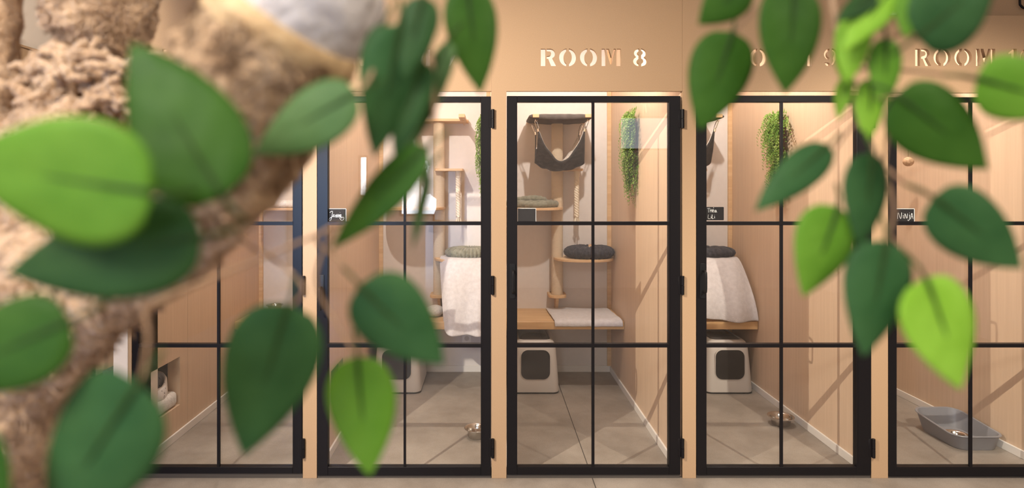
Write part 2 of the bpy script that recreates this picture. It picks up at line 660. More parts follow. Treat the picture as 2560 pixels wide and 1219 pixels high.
# side wall of the corridor on the far left, with a glass door
XS = -3.2
sw = MB()
sw.box(XS - .03, XS, -6.2, 0.35, 0, 2.59)
sw.box(XS - .03, XS, 1.965, 3.6, 0, 2.59)
sw.box(XS - .03, XS, 0.35, 1.965, 2.12, 2.59)
sw.box(XS - .045, XS + .012, -6.2, 3.6, 2.575, 2.59)
sw.box(XS - .045, XS - .032, -6.2, 3.6, 2.59, CEIL, mi=1)
tag(sw.build('wall_side', ['mdf', 'cream_paint']), 'tan side wall under a cream upper wall at the far left', 'wall', kind='structure')
tag(MB().box(-2.08, XS, 3.5, 3.6, 0, CEIL).build('wall_far', 'plaster'), 'plaster wall at the end of the side passage', 'wall', kind='structure')
sr = MB()
sr.box(-5.5, XS - .035, 1.97, 2.05, 0, CEIL)
sr.box(-5.5, XS - .05, 0.1, 0.18, 0, CEIL)
sr.box(-5.6, -5.5, 0.1, 2.05, 0, CEIL)
tag(sr.build('wall_beyond', 'veneer'), 'tan wooden walls of the room behind the far left glass door', 'wall', kind='structure')
d5 = empty('door_5', 'black framed glass door seen edge-on in the far left side wall', 'door', (XS, 1.0, 0), kind='structure')
fr = MB()
for y0, y1 in ((.36, .41), (1.91, 1.96)):
    fr.box(XS - .03, XS + .01, y0, y1, .012, 2.11)
fr.box(XS - .03, XS + .01, .41, 1.91, .012, .06)
fr.box(XS - .03, XS + .01, .41, 1.91, 2.06, 2.11)
fr.build('frame', 'black_metal', d5, loc=d5.location).location = (0, 0, 0)
mu = MB()
mu.box(XS - .02, XS + .005, 1.52, 1.542, .075, 2.06)
mu.box(XS - .02, XS + .005, .41, 1.91, .73, .75)
mu.box(XS - .02, XS + .005, .41, 1.91, 1.41, 1.43)
mu.build('glazing_bars', 'black_metal', d5, loc=d5.location).location = (0, 0, 0)
MB().box(XS - .012, XS - .006, .41, 1.91, .075, 2.06).build('glass_pane', 'door_glass', d5, loc=d5.location).location = (0, 0, 0)

# ------------------------------------------------------------------ stencil lettering


def arc(cx, cy, rx, ry, a0, a1, n=14):
    return [(cx + rx * math.cos(math.radians(a0 + (a1 - a0) * k / n)), cy + ry * math.sin(math.radians(a0 + (a1 - a0) * k / n))) for k in range(n + 1)]


def half_ring(cx, cy, rx, ry, ix, iy, a0, a1, n=16):
    return arc(cx, cy, rx, ry, a0, a1, n) + arc(cx, cy, ix, iy, a1, a0, n)


def G_O(w=.98):
    c = w / 2
    def clipped(sign):
        # half of a ring, cut straight by a gap of 0.08 either side of the centre
        g = .07
        ao = math.degrees(math.acos(g / c))
        ix, iy = c * .46, .38
        ai = math.degrees(math.acos(g / ix))
        if sign > 0:
            return arc(c, .5, c, .52, -ao, ao, 20) + arc(c, .5, ix, iy, ai, -ai, 14)
        return arc(c, .5, c, .52, 180 - ao, 180 + ao, 20) + arc(c, .5, ix, iy, 180 + ai, 180 - ai, 14)
    return [clipped(-1), clipped(1)]


def G_R():
    stem = [(0, 0), (.28, 0), (.28, 1), (0, 1)]
    bowl = [(.34, 1)] + arc(.55, .72, .29, .28, 90, -62, 12) + [(.93, 0), (.60, 0), (.43, .42), (.34, .42), (.34, .56)] + arc(.50, .72, .10, .13, -75, 75, 8) + [(.34, .86)]
    return [stem, bowl]


def G_M():
    return [[(0, 0), (.25, 0), (.25, .62), (.20, 1), (0, 1)],
            [(.27, 1), (.43, 1), (.57, .50), (.71, 1), (.84, 1), (.60, .10), (.50, .10), (.30, .78)],
            [(.86, 0), (1.12, 0), (1.12, 1), (.90, 1), (.86, .80)]]


def G_8():
    cx, g = .42, .055
    right = arc(cx, .275, .42, .295, -82, 52, 14) + arc(cx, .745, .37, .275, -48, 81, 14)
    right += [(cx + g, .93)] + arc(cx + g, .765, .10, .11, 85, -85, 8) + [(cx + g, .60), (cx + g, .47)] + arc(cx + g, .28, .125, .145, 85, -85, 8)
    return [right, [(2 * cx - x, y) for x, y in right]]


def G_9():
    left = arc(.36, .68, .36, .34, 100, 255, 14) + arc(.36, .68, .17, .22, 250, 108, 12)
    right = [(.42, 1.02)] + arc(.42, .66, .34, .36, 88, 0, 8) + [(.74, .40), (.62, .15), (.42, 0), (.42, .12), (.50, .30), (.48, .45)] + arc(.42, .68, .13, .20, 0, 80, 6)
    foot = [(.02, .20), (.26, .20), (.34, .12), (.34, -.02), (.12, 0.02)]
    return [left, right, foot]


def G_7():
    return [[(0, 1), (0, .68), (.12, .68), (.2, .78), (.74, .78), (.74, 1)], [(.48, .70), (.74, .70), (.40, 0), (.12, 0)]]


def G_6():
    return [[(.76 - x, 1 - y) for x, y in g] for g in G_9()]


def G_1():
    return [[(.14, 0), (.42, 0), (.42, 1), (.26, 1), (0, .78), (0, .68), (.14, .74)]]


# letter boxes (pixel left, pixel right) measured on the ROOM 8 panel, relative to the text start
ADV = [('R', 0, 40), ('O', 46, 89), ('O', 98, 142), ('M', 152, 200)]


def letters(x_px, number):
    """polygons in facade coordinates"""
    res = []
    H = 43 / 450.0
    base = Z0(165)

    def put(g, px, wpx):
        wmax = max(p[0] for q in g for p in q)
        k = wpx / 450.0 / wmax
        for q in g:
            res.append([(X0(px) + p[0] * k, base + p[1] * H) for p in q])
    for ch, a, b in ADV:
        put({'R': G_R, 'O': G_O, 'M': G_M}[ch](), x_px + a, b - a)
    if number == '10':
        put(G_1(), x_px + 233, 21)
        put(G_O(.8), x_px + 262, 36)
    else:
        put({'6': G_6, '7': G_7, '8': G_8, '9': G_9}[number](), x_px + 231, 35)
    return res


def facade(name, x0, xr, xpost, top, zhead, holes, lab, y0=0.0, y1=0.02):
    """one board: a header with cut-out letters and the post down its left side"""
    cu = bpy.data.curves.new('tmp', 'CURVE')
    cu.dimensions = '2D'
    cu.fill_mode = 'BOTH'
    cu.extrude = (y1 - y0) / 2
    polys = [[(x0, 0.001), (xpost, 0.001), (xpost, zhead), (xr, zhead), (xr, top), (x0, top)]] + holes
    for q in polys:
        sp = cu.splines.new('POLY')
        sp.points.add(len(q) - 1)
        for i, (a, b) in enumerate(q):
            sp.points[i].co = (a, b, 0, 1)
        sp.use_cyclic_u = True
    tmp = bpy.data.objects.new('tmp', cu)
    col.objects.link(tmp)
    dg = bpy.context.evaluated_depsgraph_get()
    me = bpy.data.meshes.new_from_object(tmp.evaluated_get(dg))
    bpy.data.objects.remove(tmp)
    rot = Matrix.Rotation(PI / 2, 4, 'X')
    me.transform(rot)
    me.transform(Matrix.Translation((0, (y0 + y1) / 2, 0)))
    me.materials.clear()
    me.materials.append(M['mdf'])
    me.name = name
    o = bpy.data.objects.new(name, me)
    col.objects.link(o)
    return tag(o, lab, 'wall', kind='structure')


ZH = Z0(228)
facade('wall_front', X0(320) + .001, X0(752) - .001, X0(329), CEIL - .002, ZH, letters(405, '6'), 'tan board front of the leftmost room, mostly behind the furry branch')
facade('wall_front.001', X0(757), X0(1229) - .001, X0(792), CEIL - .002, ZH, letters(875, '7'), 'tan board front over the lever-handle door, partly behind hanging leaves')
facade('wall_front.002', X0(1229), X0(1706) - .001, X0(1266), CEIL - .002, ZH, letters(1352, '8'), 'tan board front with the cut-out letters ROOM 8')
facade('wall_front.003', X0(1706), X0(2178) - .001, X0(1740), CEIL - .002, ZH, letters(1829, '9'), 'tan board front with cut-out letters half hidden by leaves, ending in 9')
facade('wall_front.004', X0(2178), X0(2690), X0(2220), Z0(39), Z0(232), letters(2288, '10'), 'lower tan board front at the right with letters ROOM and a 1')
tag(MB().box(X0(284), X0(320), -.004, .30, 0.001, CEIL - .002, .002, 1).build('wall_corner', 'cream_paint'), 'pale painted corner post beside the far left passage', 'wall', kind='structure')
e = MB()
e.box(X0(2178), 3.4, .10, .12, Z0(60), CEIL)
e.box(X0(2178), 3.27, .022, .098, Z0(60), Z0(60) + .02)
tag(e.build('wall_upper', 'mdf'), 'set-back tan board above the front at the upper right', 'wall', kind='structure')
tag(MB().box(3.19, 5.3, 0.0, .02, 0, CEIL).build('wall_front.005', 'mdf'), 'plain tan board wall past the last room', 'wall', kind='structure')

# ------------------------------------------------------------------ doors
DOORS = {
    6: dict(x0=330, x1=757, l=347, r=732, mx=(543, 550), top=240, bot=1182, lab='black framed glass door of the leftmost room, behind the biggest leaves'),
    7: dict(x0=792, x1=1229, l=820, r=1202, mx=(1009, 1015), top=241, bot=1187, lab='black framed glass door with the lever handle and a chalk name tag with a heart'),
    8: dict(x0=1266, x1=1702, l=1293, r=1672, mx=(1479, 1486), top=240, bot=1185, lab='black framed glass door under ROOM 8'),
    9: dict(x0=1740, x1=2178, l=1766, r=2141, mx=(1950, 1957), top=239, bot=1186, lab='black framed glass door in front of the draped blanket and wall plant'),
    10: dict(x0=2220, x1=2654, l=2241, r=2622, mx=(2423, 2430), top=243, bot=1190, lab='black framed glass door in front of the grey litter tray'),
}
for k, d in DOORS.items():
    a, b = X0(d['x0']) + .003, X0(d['x1']) - .003
    zt, zb = Z0(d['top']), max(Z0(d['bot']), .012)
    li, ri = X0(d['l']), X0(d['r'])
    ti, bi = Z0(255), Z0(1166)
    o = empty('door_%d' % k, d['lab'], 'door', ((a + b) / 2, 0.0, 0), kind='structure')

    def part(mb, name, mat, parent=o, smooth=False):
        ob = mb.build(name, mat, parent, smooth, loc=o.location)
        ob.location = (0, 0, 0)
        return ob
    YF, YR = -0.004, 0.034
    fr = MB()
    fr.box(a, li, YF, YR, zb, zt, .0015, 1)
    fr.box(ri, b, YF, YR, zb, zt, .0015, 1)
    fr.box(li, ri, YF, YR, ti, zt, .0015, 1)
    fr.box(li, ri, YF, YR, zb, bi, .0015, 1)
    # outer rebate lines on the wide stile
    fr.box(ri + .005, ri + .0065, YF - .001, YF + .001, bi, ti)
    part(fr, 'frame', 'black_metal')
    mm = MB()
    mm.box(X0(d['mx'][0]), X0(d['mx'][1]), YF, .009, bi, ti, .001, 1)
    for y0, y1 in ((553.5, 562.5), (858.5, 867.5)):
        mm.box(li - .004, ri + .004, YF - .002, .026, Z0(y1), Z0(y0), .001, 1)
    part(mm, 'glazing_bars', 'black_metal')
    part(MB().box(li - .004, ri + .004, .010, .016, bi - .004, ti + .004), 'glass_pane', 'door_glass')
    for hy in (297, 712, 1118):
        h = MB()
        xh = X0(d['x1'] + 3)
        zc = Z0(hy)
        h.tube([(xh, -.010, zc - .052), (xh, -.010, zc - .001)], .009, 14)
        h.tube([(xh, -.010, zc + .001), (xh, -.010, zc + .052)], .009, 14)
        h.box(xh - .022, xh + .004, -.006, .001, zc - .05, zc + .05, .001, 1)
        part(h, 'hinge', 'black_metal', smooth=True)
    # latch plate and grip on the stile
    hx = {6: 333, 7: 804, 8: 1281, 9: 1756, 10: 2231}[k]
    if k == 7:
        g = MB().box(X0(797), X0(811), YF - .004, YF, Z0(772), Z0(686), .002, 2)
        g.tube([(X0(803), YF - .004, Z0(718)), (X0(803), YF - .038, Z0(718))], .008, 12)
        g.tube(resample([(X0(803), YF - .038, Z0(716)), (X0(805), YF - .046, Z0(722)), (X0(806), YF - .046, Z0(745)), (X0(806), YF - .046, Z0(771))], 12), .0085, 12)
        part(g, 'handle', 'black_plastic', smooth=True)
    else:
        g = MB().prism(rrect(X0(hx - 7), X0(hx + 7), Z0(745), Z0(658), .008), YF - .004, YF, 'Y', .001)
        for zz in (668, 735):
            g.prism(arc(X0(hx), Z0(zz), .004, .004, 0, 330, 11), YF - .006, YF - .004, 'Y')
        g.tube(resample([(X0(hx + 1), YF - .004, Z0(676)), (X0(hx + 1), YF - .034, Z0(676)), (X0(hx + 1), YF - .045, Z0(684)), (X0(hx + 1), YF - .045, Z0(720)), (X0(hx + 1), YF - .034, Z0(728)), (X0(hx + 1), YF - .004, Z0(728))], 24), .0065, 10)
        part(g, 'handle', 'black_plastic')
    part(MB().box(a, b, .004, .03, .0005, zb - .003), 'threshold', 'joint_dark')

# ------------------------------------------------------------------ chalk name tags (inside of the glass)


def strokes(mb, lines, x0, z0, sx, sz, y, r=.0011):
    for l in lines:
        pts = [(x0 + p[0] * sx, y, z0 + p[1] * sz) for p in (resample(l, max(3, len(l) * 4)) if len(l) > 2 else l)]
        mb.tube(pts, r, 6)


JES = [[(.05, .80), (.22, .95), (.20, .5), (.12, .05), (.02, .0), (.06, .22), (.24, .40)],
       [(.24, .40), (.33, .48), (.33, .60), (.27, .55), (.28, .38), (.37, .38), (.44, .58), (.47, .38), (.41, .33)],
       [(.44, .36), (.49, .46), (.52, .64), (.53, .48), (.535, .36), (.47, .33)], [(.53, .38), (.58, .46), (.61, .64), (.62, .48), (.625, .36), (.56, .33)], [(.625, .38), (.68, .60), (.68, .40), (.71, .38)], [(.70, .80), (.705, .82)],
       [(.68, .42), (.76, .50), (.76, .60), (.70, .55), (.71, .40), (.80, .40)],
       [(.80, .22), (.76, .34), (.68, .28), (.74, .10), (.82, .0), (.92, .12), (.94, .28), (.86, .34), (.80, .22)]]
THEA = [[(.0, .95), (.24, .98)], [(.10, .97), (.12, .60)], [(.26, .95), (.27, .62)], [(.42, .92), (.42, .62)], [(.27, .78), (.42, .78)],
        [(.48, .74), (.60, .76), (.56, .86), (.48, .76), (.52, .64), (.62, .66)], [(.56, .98), (.60, 1.04)],
        [(.80, .80), (.72, .80), (.68, .68), (.74, .62), (.82, .78), (.82, .64), (.90, .64)],
        [(.10, .42), (.08, .08), (.28, .06)], [(.36, .26), (.37, .08)], [(.36, .36), (.365, .38)], [(.46, .42), (.45, .08), (.58, .08)], [(.66, .26), (.68, .08)], [(.66, .36), (.665, .38)]]
NINJ = [[(.0, .20), (.04, .80), (.20, .20), (.26, .82)], [(.36, .58), (.37, .24)], [(.36, .74), (.365, .77)],
        [(.46, .22), (.48, .70), (.60, .24), (.64, .72)], [(.76, .62), (.77, .20), (.70, .02), (.64, .10)], [(.76, .76), (.765, .79)],
        [(.84, .16), (.92, .76), (1.0, .18)], [(.86, .40), (.99, .40)]]
TAGS = {7: (820, 866, 521, 555, JES, 'small black chalk tag with handwriting and a heart'),
        8: (1294, 1340, 520, 554, None, 'small blank black chalk tag with white border'),
        9: (1748, 1809, 517, 550, THEA, 'small black chalk tag with two handwritten lines'),
        10: (2236, 2285, 521, 556, NINJ, 'small black chalk tag with one white handwritten line, far right door')}
for k, (a, b, t_, u_, txt, lab) in TAGS.items():
    y = .0195
    xa, xb, zt, zb = X0(a) * 1.006, X0(b) * 1.006, CAM_Z - (t_ - VY) / 450 * 1.006, CAM_Z - (u_ - VY) / 450 * 1.006
    o = empty('name_tag', lab, 'name tag', ((xa + xb) / 2, y, zb), group='chalk name tags on the glass doors')

    def tp(mb, name, mat):
        ob = mb.build(name, mat, o, loc=o.location)
        ob.location = (0, 0, 0)
    tp(MB().prism(rrect(xa, xb, zb, zt, .004), y - .003, y, 'Y'), 'board', 'slate')
    if k != 9:
        bo = MB()
        th = .0022
        for (x0, x1, z0, z1) in ((xa, xa + th, zb, zt), (xb - th, xb, zb, zt), (xa, xb, zb, zb + th), (xa, xb, zt - th, zt)):
            bo.box(x0, x1, y - .0045, y - .003, z0, z1)
        tp(bo, 'border', 'chalk')
    if txt:
        s = MB()
        lx = xa + .006 if k == 7 else (X0(1766) * 1.006 + .003 if k == 9 else X0(2241) * 1.006 + .004)
        strokes(s, txt, lx, zb + (.010 if k != 9 else .005), (xb - lx - .008) * (1 if k != 9 else .72), (zt - zb) * (.72 if k != 9 else .86), y - .0035)
        tp(s, 'lettering', 'chalk')

# ------------------------------------------------------------------ cat trees on the back wall
POST_X = {6: -1.49, 7: -0.42, 8: 0.593, 9: 1.64}
PY = 1.80


def d_shape(x0, x1, yb, yf, n=24):
    """straight back at yb, rounded front reaching yf"""
    c, r, dp = (x0 + x1) / 2, (x1 - x0) / 2, yb - yf
    pts = [(x0, yb)]
    for k in range(n + 1):
        a = PI - PI * k / n
        ca, sa = math.cos(a), math.sin(a)
        e = .72
        pts.append((c + r * math.copysign(abs(ca) ** e, ca), yb - .05 - (dp - .05) * abs(sa) ** e))
    pts.append((x1, yb))
    return pts


def make_cat_tree():
    o = empty('cat_tree', 'x', 'cat tree', (0, 0, 0), group='wall-mounted cat trees in the rooms')
    YW = BACK
    MB().tube([(0, PY, .70), (0, PY, 1.0), (0, PY, 1.4), (0, PY, 1.8), (0, PY, 2.17)], .049, 32).build('post', 'sisal', o, smooth=True)
    b = MB()
    b.prism([(-.075, YW), (-.075, PY - .02)] + arc(0, PY - .02, .075, .06, 180, 360, 12) + [(.075, PY - .02), (.075, YW)], .675, .699, 'Z', .002)
    b.prism([(PY - .03, .675), (YW, .675), (YW, .50), (YW - .03, .50)], -.012, .012, 'X')
    b.build('bracket', 'birch', o)
    MB().prism(d_shape(-.46, .05, YW, 1.55), 1.425, 1.445, 'Z', .002).build('shelf', 'birch', o)
    MB().prism(d_shape(-.04, .478, YW, 1.57), .998, 1.018, 'Z', .002).build('shelf', 'birch', o)
    MB().prism(rrect(-.03, .21, PY - .09, YW, .012), 1.752, 1.772, 'Z', .002).build('step', 'birch', o)
    # twisted rope under the step
    rp = MB()
    x, yy = .165, PY - .02
    for s in range(3):
        pts = []
        for i in range(60):
            t = i / 59
            a = 2 * PI * (t * 5.5 + s / 3)
            pts.append((x + .0105 * math.cos(a), yy + .0105 * math.sin(a), 1.725 - t * .365))
        rp.tube(pts, .0115, 8)
    rp.tube([(x, yy, 1.752), (x, yy, 1.70)], .024, 16)
    for i in range(16):
        a = random.random() * 2 * PI
        r = .012 + random.random() * .018
        rp.tube([(x + .008 * math.cos(a), yy + .008 * math.sin(a), 1.365), (x + r * .8 * math.cos(a), yy + r * .8 * math.sin(a), 1.335), (x + r * math.cos(a), yy + r * math.sin(a), 1.305 + random.random() * .02)], .004, 5)
    rp.build('rope', 'rope_white', o, smooth=True)
    pf = MB()
    pf.box(-.25, .25, YW - .06, YW, 2.17, 2.20, .002, 1)
    pf.box(-.235, -.185, 1.45, YW - .06, 2.172, 2.20, .002, 1)
    pf.box(.185, .235, 1.45, YW - .06, 2.172, 2.20, .002, 1)
    pf.box(-.185, .185, PY - .07, PY + .05, 2.172, 2.195, .002, 1)
    for sx in (-.21, .21):
        for yy2 in (1.49, 1.80):
            pf.tube(resample([(sx, yy2, 2.172), (sx, yy2, 2.155), (sx + .008, yy2, 2.146), (sx + .014, yy2, 2.154)], 8), .0025, 6)
    pf.build('hammock_frame', 'birch', o)
    return o


ct = make_cat_tree()
ct.location = (POST_X[8], 0, 0)
ct['label'] = 'sisal cat tree with twisted rope and half-round shelves behind the ROOM 8 door'
labs = {7: 'sisal cat tree with bare wooden top frame behind the lever-handle door', 6: 'cat tree of the leftmost room, showing its shelf with a white fur cushion',
        9: 'cat tree mostly hidden behind the post, right of the ROOM 8 door'}
for k, l in labs.items():
    copy_tree(ct, (POST_X[k], 0, 0), l)


# fabric cover on two of the hammock frames
def cover(px_, lab):
    m = MB()
    n = 26
    rows = []
    for i in range(n):
        u = i / (n - 1)
        x = -.262 + .515 * u
        e = math.sin(PI * u) ** .25
        wv = .004 * noise.noise(Vector((u * 9, px_, 3)))
        zt, zb = 2.203 + wv, 2.160 - .006 * math.sin(PI * u) + wv
        yf, yb = 1.468 + .006 * noise.noise(Vector((u * 7, 4, px_))), 1.845
        zc = (zt + zb) / 2
        prof = [(yf + .012, zt), (yf, zt - .010), (yf, zb + .010), (yf + .012, zb), (yf + .13, zb - .004 + 2 * wv), (yf + .26, zb + .002 - 2 * wv), (yb - .012, zb), (yb, zb + .01), (yb, zt - .01), (yb - .012, zt), (yf + .2, zt - .004)]
        k = .35 + .65 * e
        rows.append([Vector((px_ + x, y, zc + (z - zc) * k)) for y, z in prof])
    m.grid(rows, closed_v=True, caps=True)
    return tag(m.build('frame_cover', 'cover_fabric', None, 'all', loc=(px_, 1.66, 2.18)), lab, 'fabric cover')


# hammock
def make_hammock():
    o = empty('hammock', 'x', 'hammock', (0, 1.645, 1.80), group='grey hammocks under the cat tree frames')
    m = MB()
    W, D, S = .185, .145, .27
    nu, nv = 33, 25
    rows = []
    for i in range(nu):
        u = -1 + 2 * i / (nu - 1)
        row = []
        for j in range(nv):
            v = -1 + 2 * j / (nv - 1)
            s = 1 - (abs(u) ** 1.55) * (abs(v) ** 1.7)
            pull = 1 + .10 * (1 - abs(u * v))
            z = -.0 - S * .93 * (s ** .92) - .065 * (1 - u * u) * (1 - v * v)
            wr = .010 * noise.noise(Vector((u * 3 + v * 1.5, v * 2.0, 1.3))) + .008 * math.sin(14 * (u * .8 + abs(v) * .5)) * (s) * .6
            row.append(Vector((u * W * pull, v * D * (1 + .06 * s), .27 + z + wr)))
        rows.append(row)
    m.grid(rows)
    c = m.build('sling', ['hammock_fabric', 'hammock_lining'], o, 'all')
    s = c.modifiers.new('thickness', 'SOLIDIFY')
    s.thickness = .014
    s.offset = 0
    s.material_offset = 0
    # upper side gets the pale fleece lining
    return o, c


hm, sling = make_hammock()


def hammock_parts(o):
    # fleece lining as its own surface just above the sling, and the four clips
    me = sling.data
    lin = me.copy()
    lin.materials.clear()
    lin.materials.append(M['hammock_lining'])
    for v in lin.vertices:
        v.co.z += .006
        v.co.x *= .97
        v.co.y = v.co.y * .93 + .004
    l = bpy.data.objects.new('lining', lin)
    col.objects.link(l)
    l.parent = o
    sm = l.modifiers.new('thickness', 'SOLIDIFY')
    sm.thickness = .005
    sm.offset = 1
    for sx in (-1, 1):
        for sy in (-1, 1):
            x, y = sx * .187, sy * .147
            q = MB()
            xt, yt = sx * .212, (1.49 if sy < 0 else 1.80) - 1.645
            q.tube([(x, y, .262), (x + sx * .004, y, .285)], .010, 8)
            ring = [(x + (xt - x) * t + .009 * math.sin(2 * PI * t2), y + (yt - y) * t, .28 + .075 * t) for t, t2 in ((0, 0), (.2, .25), (.5, .25), (.8, .25), (1, .5))]
            ring2 = [(x + (xt - x) * t - .009 * math.sin(2 * PI * t2), y + (yt - y) * t, .28 + .075 * t) for t, t2 in ((0, 0), (.2, .25), (.5, .25), (.8, .25), (1, .5))]
            q.tube(ring, .003, 6)
            q.tube(ring2, .003, 6)
            q.build('clip', 'chrome', o, True)


hammock_parts(hm)
hm.location = (POST_X[8], 1.645, 1.80)
hm['label'] = 'dark grey hammock with pale fleece lining, sagging in front of the ROOM 8 sisal post'
copy_tree(hm, (POST_X[9], 1.645, 1.80), 'dark grey hammock with only one corner showing above the two-line chalk tag')
cover(POST_X[8], 'dark fabric cover stretched under the hammock frame, ROOM 8')
cover(POST_X[9], 'dark fabric cover under the hammock frame above the two-line chalk tag')

# ------------------------------------------------------------------ benches
BY, BZ0, BZ1 = 1.388, .494, .554
BENCH = {6: 'wooden wall bench carrying two steel bowls', 7: 'wooden wall bench mostly hidden behind the hanging blanket and leaves',
         8: 'wooden wall bench with a white blanket pad on it', 9: 'wooden wall bench whose front edge shows under the draped blanket'}
for k, lab in BENCH.items():
    a, b = ROOMS[k]
    tag(MB().box(a + .002, b - .002, BY, BACK - .001, BZ0, BZ1, .002, 1).build('bench', 'oak_top', loc=((a + b) / 2, BY, BZ0)), lab, 'bench', 'wooden wall benches')
o = empty('wall_shelf', 'small wooden wall shelf beside the far right door post', 'shelf', (3.09, 1.35, .66))
MB().box(-.12, .098, -.15, .15, 0, .022, .002, 1).build('board', 'birch', o)
MB().prism([(.098, -.001), (-.06, -.001), (.098, -.13)], -.01, .01, 'Y').build('bracket', 'birch', o)


# ------------------------------------------------------------------ litter boxes
def make_litter():
    o = empty('litter_box', 'x', 'litter box', (0, 0, 0), group='hooded litter boxes under the benches')
    m = MB()
    W, D, H = .186, .23, .415
    n = 10

    def ring(z, w, d0, d1, r):
        return [Vector((x, y, z)) for x, y in rrect(-w, w, d0, d1, r, n)]
    rows = [ring(.0, W, 0, .5, .055), ring(.03, W + .002, 0, .5, .055), ring(.20, W - .010, .008, .49, .055), ring(.33, W - .020, .016, .48, .055),
            ring(.375, W - .026, .022, .474, .055), ring(.395, W - .036, .034, .465, .055), ring(.407, W - .052, .05, .45, .05), ring(.41, W - .062, .06, .44, .045),
            ring(.398, W - .066, .065, .436, .044), ring(.385, W - .10, .12, .40, .04)]
    m.grid(rows, closed_v=True, caps=True)
    # entrance: a rounded frame on the front
    m.prism(rrect(-.118, .118, .109, .348, .058, 8), .001, .013, 'Y', .001)
    m.build('hood', 'litter_shell', o, True)
    MB().prism(rrect(-.113, .113, .114, .343, .054, 8), -.001, .006, 'Y', .001).build('flap', 'litter_dark', o)
    l = MB()
    rows = [ring(.399, W - .067, .066, .434, .044), ring(.407, W - .075, .075, .42, .044), ring(.418, W - .09, .15, .40, .05), ring(.420, .03, .24, .30, .02)]
    l.grid(rows, closed_v=True, caps=True)
    l.build('lid', 'litter_grey_lid', o, True)
    MB().prism(rrect(-W - .003, W + .003, -.003, .503, .057, 10), .001, .014, 'Z', .003).build('base_seam', 'litter_dark', o)
    return o


lb = make_litter()
LBY = 1.345
lb.location = (.3716, LBY, 0)
lb['label'] = 'beige hooded litter box under the bench with the white pad'
copy_tree(lb, (1.892, LBY, 0), 'beige hooded litter box beside the partition with the steel floor bowl, under the draped blanket')
copy_tree(lb, (-.715, LBY, 0), 'beige hooded litter box half hidden by the lime and dark leaves')

# ------------------------------------------------------------------ bowls
BOWL = {}


def make_bowl():
    r = 1.0
    prof = [(.0, .004), (.52, .004), (.62, .03), (.70, .30), (.78, .60), (.86, .68), (1.0, .70), (1.0, .66), (.84, .62), (.76, .50), (.66, .05), (.60, -.0), (.0, .0)]
    m = MB().lathe([(a * .085, b * .085) for a, b in prof], n=48)
    return m.build('food_bowl', 'steel', None, True)


bw = make_bowl()
bw.location = (1.995, .75, 0)
tag(bw, 'steel food bowl on the floor beside the right-hand white skirting, wide rim', 'bowl', 'steel bowls')
for loc, sc, lab in (((-.078, .545, 0), (.88, .88, 1.05), 'steel bowl on the floor half behind the hinge side of the lever-handle door'),
                     ((2.97, .47, .0065), (.80, .80, .8), 'steel bowl standing in the grey litter tray'),
                     ((-1.86, 1.50, BZ1), (.72, .72, .75), 'front steel bowl on the bench of the leftmost room'),
                     ((-1.80, 1.72, BZ1), (.82, .82, 1.2), 'rear steel bowl on the bench of the leftmost room')):
    c = bw.copy()
    col.objects.link(c)
    c.location = loc
    c.scale = sc
    c['label'] = lab

# ------------------------------------------------------------------ litter tray in the last room
m = MB()


def tr(z, x0, x1, y0, y1, r, lift=0.0):
    pts = []
    for x, y in rrect(x0, x1, y0, y1, r, 8):
        f_ = (y - y0) / (y1 - y0)
        pts.append(Vector((x, y, z + lift * max(0, f_ - .35) ** 1.3)))
    return pts


x0, x1, y0, y1 = 2.865, 3.165, .33, .72
rows = [tr(0, x0 + .03, x1 - .03, y0 + .02, y1 - .035, .06), tr(.01, x0 + .022, x1 - .022, y0 + .014, y1 - .03, .06), tr(.085, x0, x1, y0, y1, .07, .06), tr(.092, x0 - .009, x1 + .009, y0 - .009, y1 + .009, .075, .06),
        tr(.096, x0 - .007, x1 + .007, y0 - .007, y1 + .007, .075, .06), tr(.094, x0 + .004, x1 - .004, y0 + .004, y1 - .004, .068, .06), tr(.012, x0 + .028, x1 - .028, y0 + .020, y1 - .036, .056), tr(.006, x0 + .05, x1 - .05, y0 + .045, y1 - .06, .04)]
m.grid(rows, closed_v=True, caps=True)
tag(m.build('litter_tray', 'tray_grey', None, True, loc=(3.015, .5, 0)), 'open grey plastic litter tray on the floor with a steel bowl in it', 'litter tray')

# ------------------------------------------------------------------ cushions


def donut(name, cx, cy, cz, rx, ry, h, mat, lab, ruffles=26, cat='cushion', fill=True):
    m = MB()
    rows = []
    n = 240
    tr_ = .40  # tube radius relative
    for i in range(n):
        a = 2 * PI * i / n
        ruff = .90 + .24 * abs(math.sin(a * ruffles / 2)) ** .7 + .07 * noise.noise(Vector((math.cos(a) * 3, math.sin(a) * 3, cz)))
        row = []
        for j in range(14):
            b = 2 * PI * j / 14
            rr = 1 - tr_ + tr_ * math.cos(b) * ruff
            row.append(Vector((cx + rx * rr * math.cos(a), cy + ry * rr * math.sin(a), cz + h * .5 + h * .5 * math.sin(b) * ruff)))
        rows.append(row)
    m.grid(rows, closed_u=True, closed_v=True)
    if fill:
        m.lathe([(.0, .30 * h), (.35, .34 * h), (.65, .5 * h), (.65, .1 * h), (0, .05 * h)], cx, cy, cz, 40, sx=rx, sy=ry)
    o = m.build(name, mat, None, 'all', loc=(cx, cy, cz))
    return tag(o, lab, cat)


donut('donut_cushion', POST_X[8] + .265, 1.735, 1.019, .205, .150, .098, 'charcoal_fleece', 'charcoal ruffled round cushion on the shelf beside the ROOM 8 post')
donut('donut_cushion', POST_X[7] + .27, 1.735, 1.021, .205, .150, .085, 'sage_fleece', 'grey-green ruffled cushion on top of the blanket behind the hinge-side leaves', 40)
donut('donut_cushion', POST_X[9] + .235, 1.74, 1.024, .205, .150, .085, 'charcoal_fleece', 'dark grey cushion on top of the draped blanket, right room', 10)


